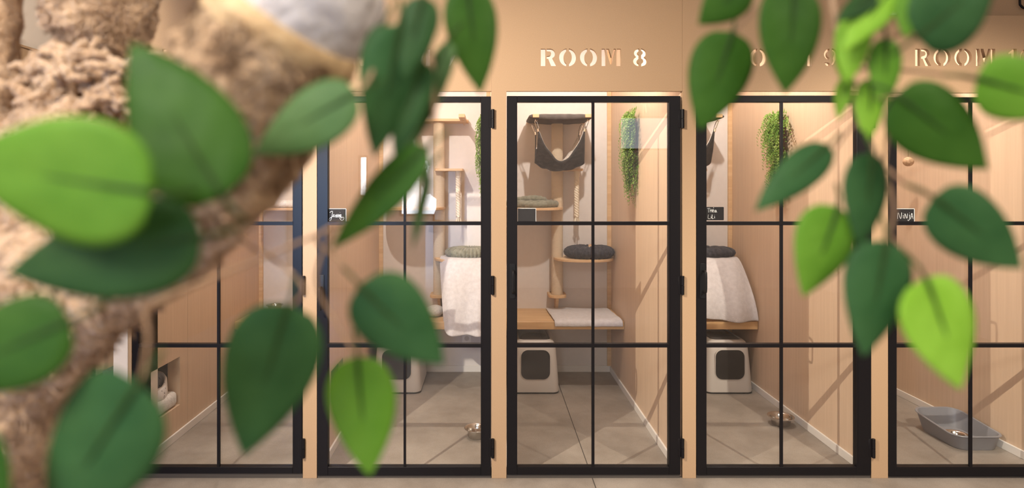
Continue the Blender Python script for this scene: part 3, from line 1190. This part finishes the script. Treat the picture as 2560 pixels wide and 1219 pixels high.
def roll_cushion(name, rolls, mat, lab, base):
    m = MB()
    for pts, r in rolls:
        pp = resample(pts, 22)
        rad = [r * (.55 + .45 * math.sin(PI * min(1, max(0, (i + 1.5) / 24))) ** .5) for i in range(22)]
        m.tube(pp, rad, 14, noise_amp=.22, noise_scale=34)
    return tag(m.build(name, mat, None, 'all', loc=base), lab, 'cushion')


cx = POST_X[8] - .21
roll_cushion('fleece_cushion', [([(cx - .22, 1.72, 1.475), (cx - .05, 1.64, 1.475), (cx + .10, 1.66, 1.474), (cx + .20, 1.74, 1.474)], .032),
                                ([(cx - .22, 1.80, 1.478), (cx, 1.72, 1.48), (cx + .13, 1.75, 1.478), (cx + .17, 1.80, 1.475)], .034),
                                ([(cx - .08, 1.62, 1.468), (cx + .02, 1.60, 1.470), (cx + .10, 1.62, 1.468)], .024),
                                ([(cx - .16, 1.70, 1.505), (cx + .0, 1.68, 1.52), (cx + .10, 1.72, 1.505)], .028)], 'sage_fleece',
             'grey-green crumpled fleece cushion on the upper shelf above the blank chalk tag', (cx, 1.7, 1.447))
roll_cushion('fur_cushion', [([(POST_X[6] - .40, 1.70, 1.474), (POST_X[6] - .2, 1.64, 1.476), (POST_X[6] + .0, 1.68, 1.474)], .029),
                             ([(POST_X[6] - .40, 1.78, 1.474), (POST_X[6] - .2, 1.72, 1.478), (POST_X[6] + .0, 1.76, 1.474)], .029),
                             ([(POST_X[6] - .36, 1.66, 1.468), (POST_X[6] - .2, 1.60, 1.470), (POST_X[6] - .05, 1.64, 1.468)], .023)], 'white_fur',
             'flat white fur cushion on the shelf of the leftmost room', (POST_X[6] - .2, 1.7, 1.447))

# ------------------------------------------------------------------ blankets


def sheet(name, rows, mat, lab, cat='blanket', th=.010, sub=1):
    m = MB().grid(rows)
    o = m.build(name, mat, None, 'all')
    s = o.modifiers.new('thickness', 'SOLIDIFY')
    s.thickness = th
    s.offset = 1
    subsurf(o, sub)
    return tag(o, lab, cat)


# pad lying on the ROOM 8 bench
rows = []
c00, c10, c11, c01 = Vector((.70, BY + .0, 0)), Vector((1.062, BY + .0, 0)), Vector((1.035, 1.84, 0)), Vector((.50, 1.86, 0))
c00 = Vector((.523, BY + .0, 0))
for i in range(30):
    u = i / 29
    row = []
    for j in range(22):
        v = j / 21
        if v < .16:
            # short drop over the front edge
            t = v / .16
            p = c00.lerp(c10, u)
            z = BZ1 - .034 + .040 * t + .004 * noise.noise(Vector((u * 9, 0, 5)))
            y = BY - .012
            if t > .75:
                y += .006
            row.append(Vector((p.x, y, z)))
        else:
            t = (v - .16) / .84
            p = c00.lerp(c10, u).lerp(c01.lerp(c11, u), t)
            z = BZ1 + .008 + .010 * math.sin(PI * t) * math.sin(PI * u) ** .3 + .006 * noise.noise(Vector((u * 5, t * 4, 2))) + .014 * math.exp(-((u - .30) / .08) ** 2) * max(0, t - .8) * 5 * .5
            row.append(Vector((p.x, p.y - .0 + .008 * noise.noise(Vector((u * 6, 1, t * 3))), max(z, BZ1 + .004))))
    rows.append(row)
sheet('blanket', rows, 'blanket', 'white fleece blanket lying flat on the ROOM 8 bench')


def drape(name, pts_top, pts_bot, lab, zshelf, seed, fold=.026):
    """covers the shelf top, rolls over the front and hangs to the bench"""
    rows = []
    for i in range(40):
        u = i / 39
        top = Vector(resample(pts_top, 40)[i])
        bot = Vector(resample(pts_bot, 40)[i])
        row = []
        for j in range(8):
            t = j / 7
            row.append(Vector((top.x * t + (top.x) * (1 - t), BACK - .06 + (top.y - BACK + .06) * t, zshelf + .004)))
        for j in range(1, 26):
            t = j / 25
            p = top.lerp(bot, t)
            ease = 1 - (1 - t) ** 2
            p.y = top.y + (bot.y - top.y) * ease - .012
            p.z = zshelf + .002 + (bot.z - zshelf) * t
            w_ = fold * t ** .7 * (math.sin(u * 13 + seed + .9 * t) + .6 * noise.noise(Vector((u * 6, t * 2, seed))))
            p.y += w_ - .010 * t
            p.x += .35 * w_
            row.append(p)
        rows.append(row)
    return sheet(name, rows, 'blanket', lab)


p7 = POST_X[7]
drape('blanket.001', [(p7 + .02, 1.70, 0), (p7 + .10, 1.585, 0), (p7 + .24, 1.555, 0), (p7 + .38, 1.575, 0), (p7 + .428, 1.66, 0)],
      [(p7 + .075, 1.40, .48), (p7 + .15, 1.37, .452), (p7 + .26, 1.365, .455), (p7 + .36, 1.37, .45), (p7 + .43, 1.38, .455)],
      'white fleece blanket hanging from the shelf past the bench behind the lever-handle door', 1.019, 1.0)
p9 = POST_X[9]
drape('blanket.002', [(p9 + .05, 1.68, 0), (p9 + .14, 1.575, 0), (p9 + .26, 1.55, 0), (p9 + .38, 1.58, 0), (p9 + .44, 1.66, 0)],
      [(p9 + .02, 1.40, .60), (p9 + .14, 1.38, .575), (p9 + .26, 1.37, .562), (p9 + .38, 1.37, .56), (p9 + .485, 1.385, .565)],
      'white fleece blanket draped from shelf to bench in the room right of ROOM 8', 1.019, 2.4)
tag(MB().lathe([(0, 0), (.06, .004), (.085, .03), (.075, .065), (.04, .08), (0, .082)], p7 - .02, 1.62, BZ1, 24, sx=.9, sy=1.2).build('fur_cushion', 'white_fur', None, 'all'), 'white fluffy cushion on the bench left of the hanging blanket', 'cushion')

# ------------------------------------------------------------------ toys, socket, small things
o = empty('toy_ball', 'small wooden toy ball lying on the charcoal cushion', 'toy', (POST_X[8] + .27, 1.69, 1.115))
MB().lathe([(.024 * math.sin(PI * t / 12), -.024 * math.cos(PI * t / 12)) for t in range(1, 12)], n=24).build('ball', 'ball_wood', o, 'all')
MB().lathe([(.0245, -.003), (.0255, 0), (.0245, .003)], n=24).build('band', 'cord', o, 'all')
o = empty('hanging_toy', 'tan ball toy hanging on a string behind the far right door', 'toy', (3.04, 1.0, 1.80))
MB().lathe([(.034 * math.sin(PI * t / 14) * (1 + .06 * (t % 2)), -.034 * math.cos(PI * t / 14)) for t in range(1, 14)], n=28).build('ball', 'ball_wood', o, 'all')
MB().tube([(0, 0, .03), (0, 0, .42)], .0016, 6).build('string', 'twig', o)
a = MB().box(-.02, .15, -.012, .012, .42, .444, .002, 1)
a.build('arm', 'birch', o)
tz = P(727, 430, 1.5)
o = empty('feather_toy', 'feather toy with a blue tuft hanging at the edge of the leftmost room', 'toy', (tz.x + .01, 1.5, tz.z))
MB().tube([(0, 0, .06), (.004, 0, .30), (.002, .1, .74)], .0015, 6).build('string', 'twig', o)
MB().tube(resample([(0, 0, .07), (-.008, 0, .04), (.002, 0, .0)], 8), [.006, .014, .016, .016, .015, .014, .012, .006], 10, noise_amp=.3, noise_scale=60).build('tassel', 'ball_wood', o, 'all')
MB().tube(resample([(0, 0, .0), (.004, 0, -.03), (.0, 0, -.055)], 8), [.005, .010, .014, .015, .013, .010, .007, .002], 10, noise_amp=.4, noise_scale=80).build('tuft', 'blue_feather', o, 'all')
sx, sz = (1167 - VX) * .0035, CAM_Z - (845 - VY) * .0035
o = empty('power_socket', 'white wall socket under the hanging blanket', 'socket', (sx, BACK, sz))
MB().prism(rrect(-.04, .04, -.04, .04, .006), -.009, -.0005, 'Y', .002).build('plate', 'white_plastic', o)
MB().prism(arc(0, 0, .021, .021, 0, 350, 30), -.0105, -.009, 'Y').build('outlet', 'litter_shell', o)
# dark sheet added in the hatch, stands in for the dark of the opening
o = empty('hatch_dark_sheet', 'added dark sheet standing in for the dark hatch opening left of the hooded litter box', 'dark hatch sheet', (X0(792), .45, .385))
MB().prism(rrect(-.148, .148, -.113, .113, .05), -.052, -.03, 'X', .001).build('flap', 'litter_dark', o)
# niche box behind the square opening, with a bed in it
noisy('felt_grey', (0.085, 0.08, 0.078), (0.13, 0.12, 0.115), (60, 60, 60), 4, 0.95)
nb = MB()
a, b, c, d = .224, .559, .207, .518
nb.box(-2.26, -2.081, a - .015, a, c - .015, d + .015)
nb.box(-2.26, -2.081, b, b + .015, c - .015, d + .015)
nb.box(-2.26, -2.081, a, b, c - .015, c)
nb.box(-2.26, -2.081, a, b, d, d + .015)
nb.box(-2.275, -2.26, a - .015, b + .015, c - .015, d + .015)
tag(nb.build('niche_box', 'felt_grey'), 'grey lined sleeping niche behind the square opening, left side', 'niche')
noisy('butterfly_print', (0.10, 0.10, 0.11), (0.74, 0.70, 0.68), (45, 45, 45), 1, 0.9, lo=.30, hi=.36)
o = empty('pet_bed', 'white cat bed with dark butterfly print in the square niche', 'pet bed', (-2.128, .39, c + .001))
wl = MB()
rows = []
for i in range(28):
    t = i / 27
    an = math.radians(-25 + 230 * t)
    hgt = .115 + .055 * max(0, math.sin(an))
    cxx, cyy = .108 * math.cos(an) - .002, .142 * math.sin(an) + .003
    row = []
    for (rr, zz) in ((1, .0), (1.06, .4), (1.03, .9), (.95, 1.0), (.86, .9), (.84, .1)):
        row.append(Vector((cxx * rr, cyy * rr, .055 + hgt * zz)))
    rows.append(row)
wl.grid(rows, closed_v=True, caps=True)
wl.build('bolster', 'butterfly_print', o, 'all')
mt = MB().box(-.125, .122, -.160, .160, 0, .095, .03, 4)
mt.build('mattress', 'white_fur', o, 'all')

# white ribbed pipe and dark fitting at the upper right
o = MB()
for i in range(5):
    o.tube([(0, 0, .008 * i), (0, 0, .008 * i + .006)], .024 - .001 * (i % 2), 20)
o.tube([(0, 0, -.012), (0, 0, .30)], .019, 20)
tag(o.build('conduit', 'white_plastic', None, True, loc=(0, 0, 0)), 'white ribbed pipe end above the upper right board', 'pipe').location = P(2233, 34, .06)
o = empty('ceiling_fitting', 'dark metal loop hanging at the very top right corner', 'fitting', P(2558, 8, .08))
MB().tube(resample([(-.02, 0, .40), (-.02, 0, .04), (-.012, 0, -.015), (.02, 0, -.03), (.05, 0, -.012), (.058, 0, .04), (.058, 0, .40)], 30), .006, 8).build('loop', 'black_metal', o, True)


# ------------------------------------------------------------------ wall plants
def make_plant(seed, length=.70):
    """fern garland hanging on a partition whose face is at local x = 0, growing to -x"""
    rnd = random.Random(seed)
    o = empty('wall_plant', 'x', 'plant', (0, 0, 0), group='artificial fern garlands on the partitions')
    MB().box(-.018, -.001, -.03, .03, -.32, -.05, .004, 1).build('backing', 'twig', o)
    for part_i in range(2):
        m = MB()
        t = bmesh.new()

        def leaf(p, d, L, W, nrm):
            s = d.cross(nrm).normalized()
            a = p
            b1 = p + d * L * .45 + s * W
            b2 = p + d * L * .45 - s * W
            c = p + d * L - nrm * L * .15
            mid = p + d * L * .5 + nrm * W * .5
            va, v1, v2, vc, vm = [t.verts.new(q) for q in (a, b1, b2, c, mid)]
            for tri in ((va, v1, vm), (v1, vc, vm), (vc, v2, vm), (v2, va, vm)):
                t.faces.new(tri)
        ns = 80 if part_i == 0 else 60
        for k in range(ns):
            # sprays: an arching stem with leaflets both sides
            z0 = -.01 - (rnd.random() ** 1.2) * length * .72
            y0 = rnd.uniform(-.10, .10) * (1.15 - .8 * (-z0 / length))
            frac = -z0 / length
            reach = (.085 if frac < .5 else .06) * rnd.uniform(.5, 1.15)
            dy = rnd.uniform(-.11, .11) * (1.1 - .6 * frac)
            drop = rnd.uniform(.10, .22)
            prev = None
            steps = 12
            for i in range(steps):
                f_ = i / (steps - 1)
                p = Vector((-.015 - reach * math.sin(f_ * 2.0) / 1.0, y0 + dy * f_, z0 + .035 * math.sin(f_ * 2.2) - drop * f_ ** 1.6))
                p.z = max(p.z, -length)
                if prev is not None:
                    d = (p - prev)
                    if d.length < 1e-5:
                        continue
                    d.normalize()
                    side = d.cross(Vector((-1, 0, .2))).normalized()
                    L = (.040 if part_i == 0 else .034) * (1 - .55 * f_) * rnd.uniform(.8, 1.2)
                    nrm = Vector((-1, rnd.uniform(-.4, .4), rnd.uniform(-.2, .6))).normalized()
                    for sg in (-1, 1):
                        dd = (side * sg + d * .5 + Vector((rnd.uniform(-.3, .1), 0, 0))).normalized()
                        leaf(p, dd, L, L * (.17 if part_i == 0 else .30), nrm)
                prev = p
        # a longer trailing tail
        for k in range(7):
            y0 = rnd.uniform(-.045, .045)
            ph = rnd.uniform(0, 6)
            end = rnd.uniform(.78, 1.0)
            for i in range(26):
                f_ = (i + rnd.random() * .6) / 26
                p = Vector((-.022 - .02 * math.sin(f_ * 3 + k), y0 + .03 * math.sin(f_ * 3 + ph), -length * (.42 + (end - .42) * f_)))
                L = .030 * (1 - .55 * f_) * rnd.uniform(.7, 1.2)
                for sg in (-1, 1):
                    d_ = Vector((-.35 + rnd.uniform(-.4, .3), sg * rnd.uniform(.5, 1), -.6 + rnd.uniform(-.4, .4))).normalized()
                    leaf(p, d_, L, L * .2, Vector((-1, rnd.uniform(-.4, .4), .3)).normalized())
        m.add(t)
        m.build('fern_fronds' if part_i == 0 else 'leafy_sprays', 'fern_green' if part_i == 0 else 'fern_light', o)
    return o


wp = make_plant(3)
wp.location = (X0(1704), 1.02, 2.165)
wp['label'] = 'green fern garland on the partition of the ROOM 8 hammock room'
wp2 = make_plant(11)
wp2.location = (X0(2179), .985, 2.16)
wp2['label'] = 'full green fern garland crossed by a glazing bar, right of the two-line chalk tag'
copy_tree(wp, (X0(1229), 1.02, 2.15), 'green fern garland edge-on at the hinge side of the lever-handle door')

# ------------------------------------------------------------------ furry tree in the foreground


def path_px(pts, n):
    """(px, py, distance, radius px) -> world points and radii"""
    rs = resample(pts, n)
    return [Q(a, b, d) for a, b, d, r in rs], [r * d / FPX for a, b, d, r in rs]




def fur(mb, pts, rad, n, L, width=.0009, lay=.9, seed=1):
    """short plush strands growing out of a tube, part of the same mesh"""
    rnd = random.Random(seed)
    t = bmesh.new()
    L *= .75
    for _ in range(n):
        f_ = rnd.random() * (len(pts) - 2)
        k = int(f_)
        p = Vector(pts[k]).lerp(Vector(pts[k + 1]), f_ - k)
        r = rad[k] + (rad[k + 1] - rad[k]) * (f_ - k)
        tg = (Vector(pts[k + 1]) - Vector(pts[k])).normalized()
        a = tg.cross(Vector((.3, .9, .2))).normalized()
        b = a.cross(tg)
        an = rnd.random() * 2 * PI
        nrm = a * math.cos(an) + b * math.sin(an)
        if nrm.y > .45:
            continue
        q = p + nrm * r * .98
        cl_ = noise.noise_vector(q * 45)
        d = (nrm * .55 + tg * lay * (1 if rnd.random() < .75 else -.6) + cl_ * .9 + Vector((rnd.uniform(-.4, .4), rnd.uniform(-.4, .4), rnd.uniform(-.5, .2)))).normalized()
        l_ = L * rnd.uniform(.6, 1.3)
        d2 = (d - nrm * .45 + cl_ * .6).normalized()
        s_ = d.cross(nrm)
        if s_.length < 1e-3:
            continue
        s_ = s_.normalized() * width
        m_ = q + d * l_ * .55
        e_ = m_ + d2 * l_ * .45
        v = [t.verts.new(c) for c in (q - s_, q + s_, m_ + s_ * .8, m_ - s_ * .8, e_)]
        t.faces.new((v[0], v[1], v[2], v[3]))
        t.faces.new((v[3], v[2], v[4]))
    mb.add(t)
    return mb


ft = empty('cat_climbing_tree', 'brown furry climbing tree with a flared branch, filling the upper left foreground', 'climbing tree', Q(0, 1500, .66))


def fpart(mb, name, mat, smooth='all'):
    ob = mb.build(name, mat, ft, smooth, loc=ft.location)
    ob.location = (0, 0, 0)
    return ob


pts, rad = path_px([(-40, 1500, .66, 110), (0, 1300, .64, 100), (15, 1130, .62, 95), (80, 940, .60, 105), (190, 790, .57, 115), (330, 665, .54, 120), (450, 560, .50, 130), (520, 440, .47, 150)], 90)
fpart(fur(MB().tube(pts, rad, 48, noise_amp=.16, noise_scale=30), pts, rad, 9000, .014), 'trunk', 'fur_plush')
pts, rad = path_px([(480, 510, .485, 120), (545, 390, .47, 182), (605, 258, .45, 204), (672, 150, .44, 190), (708, 85, .435, 186)], 50)
fpart(fur(MB().tube(pts, rad, 64, noise_amp=.10, noise_scale=36), pts, rad, 8000, .014, .0011, 1.6), 'flared_branch', 'bark_streaks')
pts, rad = path_px([(690, 112, .437, 190), (712, 74, .435, 198), (730, 44, .433, 190)], 10)
fpart(MB().tube(pts, rad, 64, noise_amp=.03, noise_scale=60), 'rim', 'rim_gold')
pts, rad = path_px([(722, 58, .435, 180), (765, -5, .432, 192), (800, -55, .43, 185), (820, -90, .43, 140), (825, -98, .43, 40)], 24)
fpart(MB().tube(pts, rad, 64, noise_amp=.04, noise_scale=20), 'cushion', 'grey_fleece')
pts, rad = path_px([(190, 790, .60, 120), (150, 640, .66, 140), (150, 500, .72, 160), (190, 380, .76, 150), (200, 300, .78, 120), (205, 215, .79, 100), (225, 150, .80, 80), (240, 112, .80, 78), (246, 94, .80, 108), (250, 30, .80, 120), (260, -80, .80, 122), (268, -260, .80, 122)], 150)
fpart(fur(MB().tube(pts, rad, 56, noise_amp=.16, noise_scale=30), pts, rad, 16000, .015), 'limb', 'fur_plush')
# shaggy collar of plush tufts round the limb
cl = MB()
rnd = random.Random(5)
for i in range(60):
    px_, py_ = rnd.uniform(90, 310), rnd.uniform(140, 280)
    p = Q(px_, py_, .70 + rnd.uniform(0, .04))
    an = rnd.uniform(0, 2 * PI)
    pts = [p]
    for k in range(6):
        an += rnd.uniform(-.9, .9)
        p = p + Vector((math.cos(an) * .010, rnd.uniform(-.003, .005), math.sin(an) * .007))
        pts.append(p)
    rr = rnd.uniform(.0045, .009)
    cl.tube(resample(pts, 14), [rr * (.35 + .65 * math.sin(PI * (k + .5) / 14) ** .5) for k in range(14)], 8, noise_amp=.5, noise_scale=110)
fpart(cl, 'plush_collar', 'fur_plush')
pts, rad = path_px([(90, 560, .74, 110), (20, 400, .76, 85), (0, 300, .77, 80), (5, 225, .78, 62), (0, 180, .785, 42), (-4, 60, .79, 48), (-10, -220, .80, 52)], 70)
fpart(fur(MB().tube(pts, rad, 40, noise_amp=.18, noise_scale=30), pts, rad, 6000, .013), 'limb', 'fur_plush')

# ------------------------------------------------------------------ leafy branches in the foreground


def leaf_mesh(L, W, cup, bend, fold, seed):
    """leaf from the origin along +Y, facing -Z.. +Z, real thickness"""
    rnd = random.Random(seed)
    nu, nv = 26, 13
    wob = rnd.uniform(0, 6)
    rows = []
    for i in range(nu):
        t = i / (nu - 1)
        # ovate outline: round base, drawn-out tip
        s = (t ** .46) * ((1 - t) ** .95)
        w_ = W * .5 * s / .4171
        w_ = max(w_, .00025)
        row = []
        for j in range(nv):
            v = -1 + 2 * j / (nv - 1)
            x = w_ * v
            z = -cup * W * (v * v) * (s / .417) + fold * abs(v) * w_ - bend * L * t * t
            z += .012 * W * math.sin(wob + 9 * t + 2.2 * v) * abs(v)
            z += .006 * W * math.cos(26 * t - 7 * abs(v)) * (1 - abs(v)) * (abs(v) > .1)
            row.append(Vector((x, L * t * (1 - .12 * bend * t), z)))
        rows.append(row)
    t_ = MB().grid(rows)
    return t_, rows


def frame_of(base, tip, roll):
    """matrix with Y along the leaf and Z facing the room side the leaf shows"""
    y = (tip - base).normalized()
    view = Vector((0, -1, 0))
    z = (view - y * view.dot(y)).normalized()
    z = Matrix.Rotation(roll, 3, y) @ z
    x = y.cross(z).normalized()
    return Matrix((x, y, z)).transposed()


def make_branch(root, leaves, twigs):
    for i, (bx, by, tx, ty, wpx, d, dt, mat, roll, cup) in enumerate(leaves):
        base, tip = Q(bx, by, d), Q(tx, ty, d + dt)
        L = (tip - base).length
        W = wpx * d / FPX / max(.35, math.cos(roll))
        bend = .10
        mb, rows = leaf_mesh(L, W, cup, bend, .10, i * 7 + len(leaves))
        # midrib as a slim raised rib, and the short leaf stalk
        rib = [r[6] + Vector((0, 0, .0006)) for r in rows[:14]]
        mb.tube(rib, [max(.0003, .0016 * (1 - .85 * k / len(rib))) for k in range(len(rib))], 6, mi=1)
        mb.tube([Vector((.002, -.016, -.006)), Vector((0, -.006, -.001)), Vector((0, .002, 0))], .0011, 6, mi=1)
        R = frame_of(base, tip, roll)
        ob = mb.build('leaf', [mat, 'leaf_vein'], root, 'all')
        sm = ob.modifiers.new('thickness', 'SOLIDIFY')
        sm.thickness = .0005
        mat4 = R.to_4x4()
        mat4.translation = base - root.location
        # bring the bent tip back to the measured place
        ob.matrix_local = mat4
        fix = R.inverted() @ (tip - base)
        last = rows[-1][6]
        ang = math.atan2(last.z, last.y)
        for v in ob.data.vertices:
            y_, z_ = v.co.y, v.co.z
            v.co.y = y_ * math.cos(ang) + z_ * math.sin(ang)
            v.co.z = -y_ * math.sin(ang) + z_ * math.cos(ang)
    for pts, r in twigs:
        w_, rad = path_px([(a, b, d, 1) for a, b, d in pts], max(10, len(pts) * 8))
        mb = MB().tube(w_, [r * (1 - .5 * k / len(w_)) for k in range(len(w_))], 10, noise_amp=.15, noise_scale=200)
        ob = mb.build('twig', 'twig', root, True, loc=root.location)
        ob.location = (0, 0, 0)


left = empty('leafy_branch', 'leafy green twigs with blurred large leaves in front of the furry tree', 'branch', Q(800, -60, .42))
LEFT = [  # base px, tip px, width px, distance, tip further by, material, roll, cup
    (560, 492, 330, 105, 285, .30, .02, 'leaf_mid', .15, .10),
    (385, 480, -110, 400, 330, .27, .01, 'leaf_bright', -.10, .08),
    (505, 590, 15, 680, 250, .29, .00, 'leaf_dark', .15, .10),
    (175, 800, -170, 960, 230, .28, .00, 'leaf_mid', .1, .10),
    (350, 955, 120, 1330, 300, .28, .02, 'leaf_deep', .1, .10),
    (-60, 1060, 20, 1330, 120, .28, .00, 'leaf_mid', .1, .10),
    (892, 232, 632, 388, 165, .34, .01, 'leaf_muted', .2, .10),
    (722, 760, 608, 1140, 232, .35, .00, 'leaf_deep', -.15, .10),
    (898, 712, 1110, 912, 200, .36, .00, 'leaf_deep', .10, .12),
    (893, 890, 925, 1192, 178, .38, .00, 'leaf_bright', .0, .08),
    (1068, 368, 828, 625, 112, .36, .02, 'leaf_mid', .5, .12),
    (1060, -10, 1010, 200, 110, .36, .00, 'leaf_dark', .2, .12),
    (1000, 60, 935, 395, 140, .36, .01, 'leaf_deep', -.3, .15),
    (960, 60, 905, 250, 80, .37, .00, 'leaf_dark', .3, .12),
    (1060, 150, 985, 400, 95, .37, .00, 'leaf_dark', .3, .14),
    (1122, 100, 1000, 420, 78, .39, .00, 'leaf_muted', .7, .15),
    (1165, -40, 1202, 236, 135, .42, .00, 'leaf_mid', -.1, .10),
    (1070, 430, 1030, 625, 34, .40, .00, 'leaf_muted', 1.0, .15),
]
make_branch(left, LEFT, [
    ([(1010, -120, .42), (1040, 0, .41), (1075, 130, .39), (1085, 300, .38), (1070, 380, .37)], .0022),
    ([(960, -60, .41), (975, 40, .38), (930, 180, .36), (890, 238, .345)], .0018),
    ([(360, 770, .34), (480, 715, .37), (620, 660, .40), (760, 600, .41), (850, 565, .42)], .0018),
    ([(560, 545, .38), (620, 610, .40), (690, 650, .41), (760, 720, .40), (725, 765, .36)], .0016),
    ([(840, 560, .42), (790, 600, .42), (850, 650, .42), (900, 712, .38)], .0015),
    ([(830, 580, .42), (790, 700, .43), (850, 820, .42), (893, 893, .39)], .0014),
    ([(360, 770, .34), (370, 850, .33), (352, 958, .29)], .0018),
    ([(850, 565, .42), (960, 480, .42), (1068, 370, .38)], .0016),
])
right = empty('leafy_branch', 'leafy green twigs hanging over the grey litter tray door, right half', 'branch', Q(2080, -60, .44))
RIGHT = [
    (1870, -50, 1745, 62, 120, .44, .00, 'leaf_mid', -.1, .10),
    (1832, 78, 1748, 328, 158, .44, .00, 'leaf_mid', .1, .10),
    (1985, -40, 1962, 238, 172, .42, .00, 'leaf_mid', -.1, .10),
    (2240, -40, 2105, 130, 80, .42, .00, 'leaf_lime', .4, .12),
    (2140, 35, 2120, 210, 82, .43, .00, 'leaf_lime', .3, .12),
    (2215, 95, 2206, 275, 76, .43, .00, 'leaf_bright', .2, .12),
    (2178, 195, 2168, 360, 70, .44, .00, 'leaf_lime', .2, .12),
    (2105, 90, 2112, 215, 30, .44, .00, 'leaf_lime', .9, .12),
    (2118, 190, 2095, 300, 30, .45, .00, 'leaf_lime', .8, .12),
    (2190, -15, 2088, 55, 55, .42, .00, 'leaf_dark', .3, .12),
    (2292, 92, 2500, -80, 195, .38, .00, 'leaf_deep', .1, .10),
    (2300, -30, 2262, 95, 80, .41, .00, 'leaf_bright', .4, .10),
    (2440, 195, 2680, 265, 165, .37, .00, 'leaf_bright', .1, .08),
    (2238, 236, 2474, 424, 190, .38, .00, 'leaf_mid', .1, .10),
    (2332, 492, 2558, 672, 172, .37, .00, 'leaf_deep', .1, .10),
    (2178, 382, 2150, 625, 132, .40, .00, 'leaf_deep', -.2, .12),
    (2072, 362, 1885, 530, 90, .41, .00, 'leaf_deep', .4, .14),
    (2095, 515, 2008, 742, 165, .40, .00, 'leaf_bright', -.1, .10),
    (2215, 600, 2158, 892, 160, .38, .00, 'leaf_deep', .15, .12),
    (2312, 692, 2402, 975, 200, .36, .00, 'leaf_lime', -.1, .08),
]
make_branch(right, RIGHT, [
    ([(2070, -120, .46), (2085, 40, .45), (2108, 170, .45), (2155, 320, .45), (2200, 400, .44), (2235, 520, .43), (2215, 600, .41)], .0024),
    ([(1920, -60, .46), (1880, 30, .46), (1832, 82, .45)], .0016),
    ([(2150, 300, .46), (2110, 340, .46), (2060, 420, .46), (2000, 470, .46)], .0013),
    ([(2120, 170, .46), (2250, 175, .46), (2350, 185, .44), (2440, 200, .40)], .0014),
    ([(2225, 290, .46), (2180, 560, .46), (2100, 530, .43)], .0013),
    ([(2215, 420, .44), (2280, 470, .42), (2335, 495, .39)], .0015),
    ([(2225, 590, .42), (2280, 640, .40), (2312, 695, .37)], .0015),
    ([(2120, 180, .46), (2230, 90, .45), (2300, 95, .41)], .0014),
    ([(2110, 170, .46), (2170, 240, .45), (2238, 240, .40)], .0013),
])
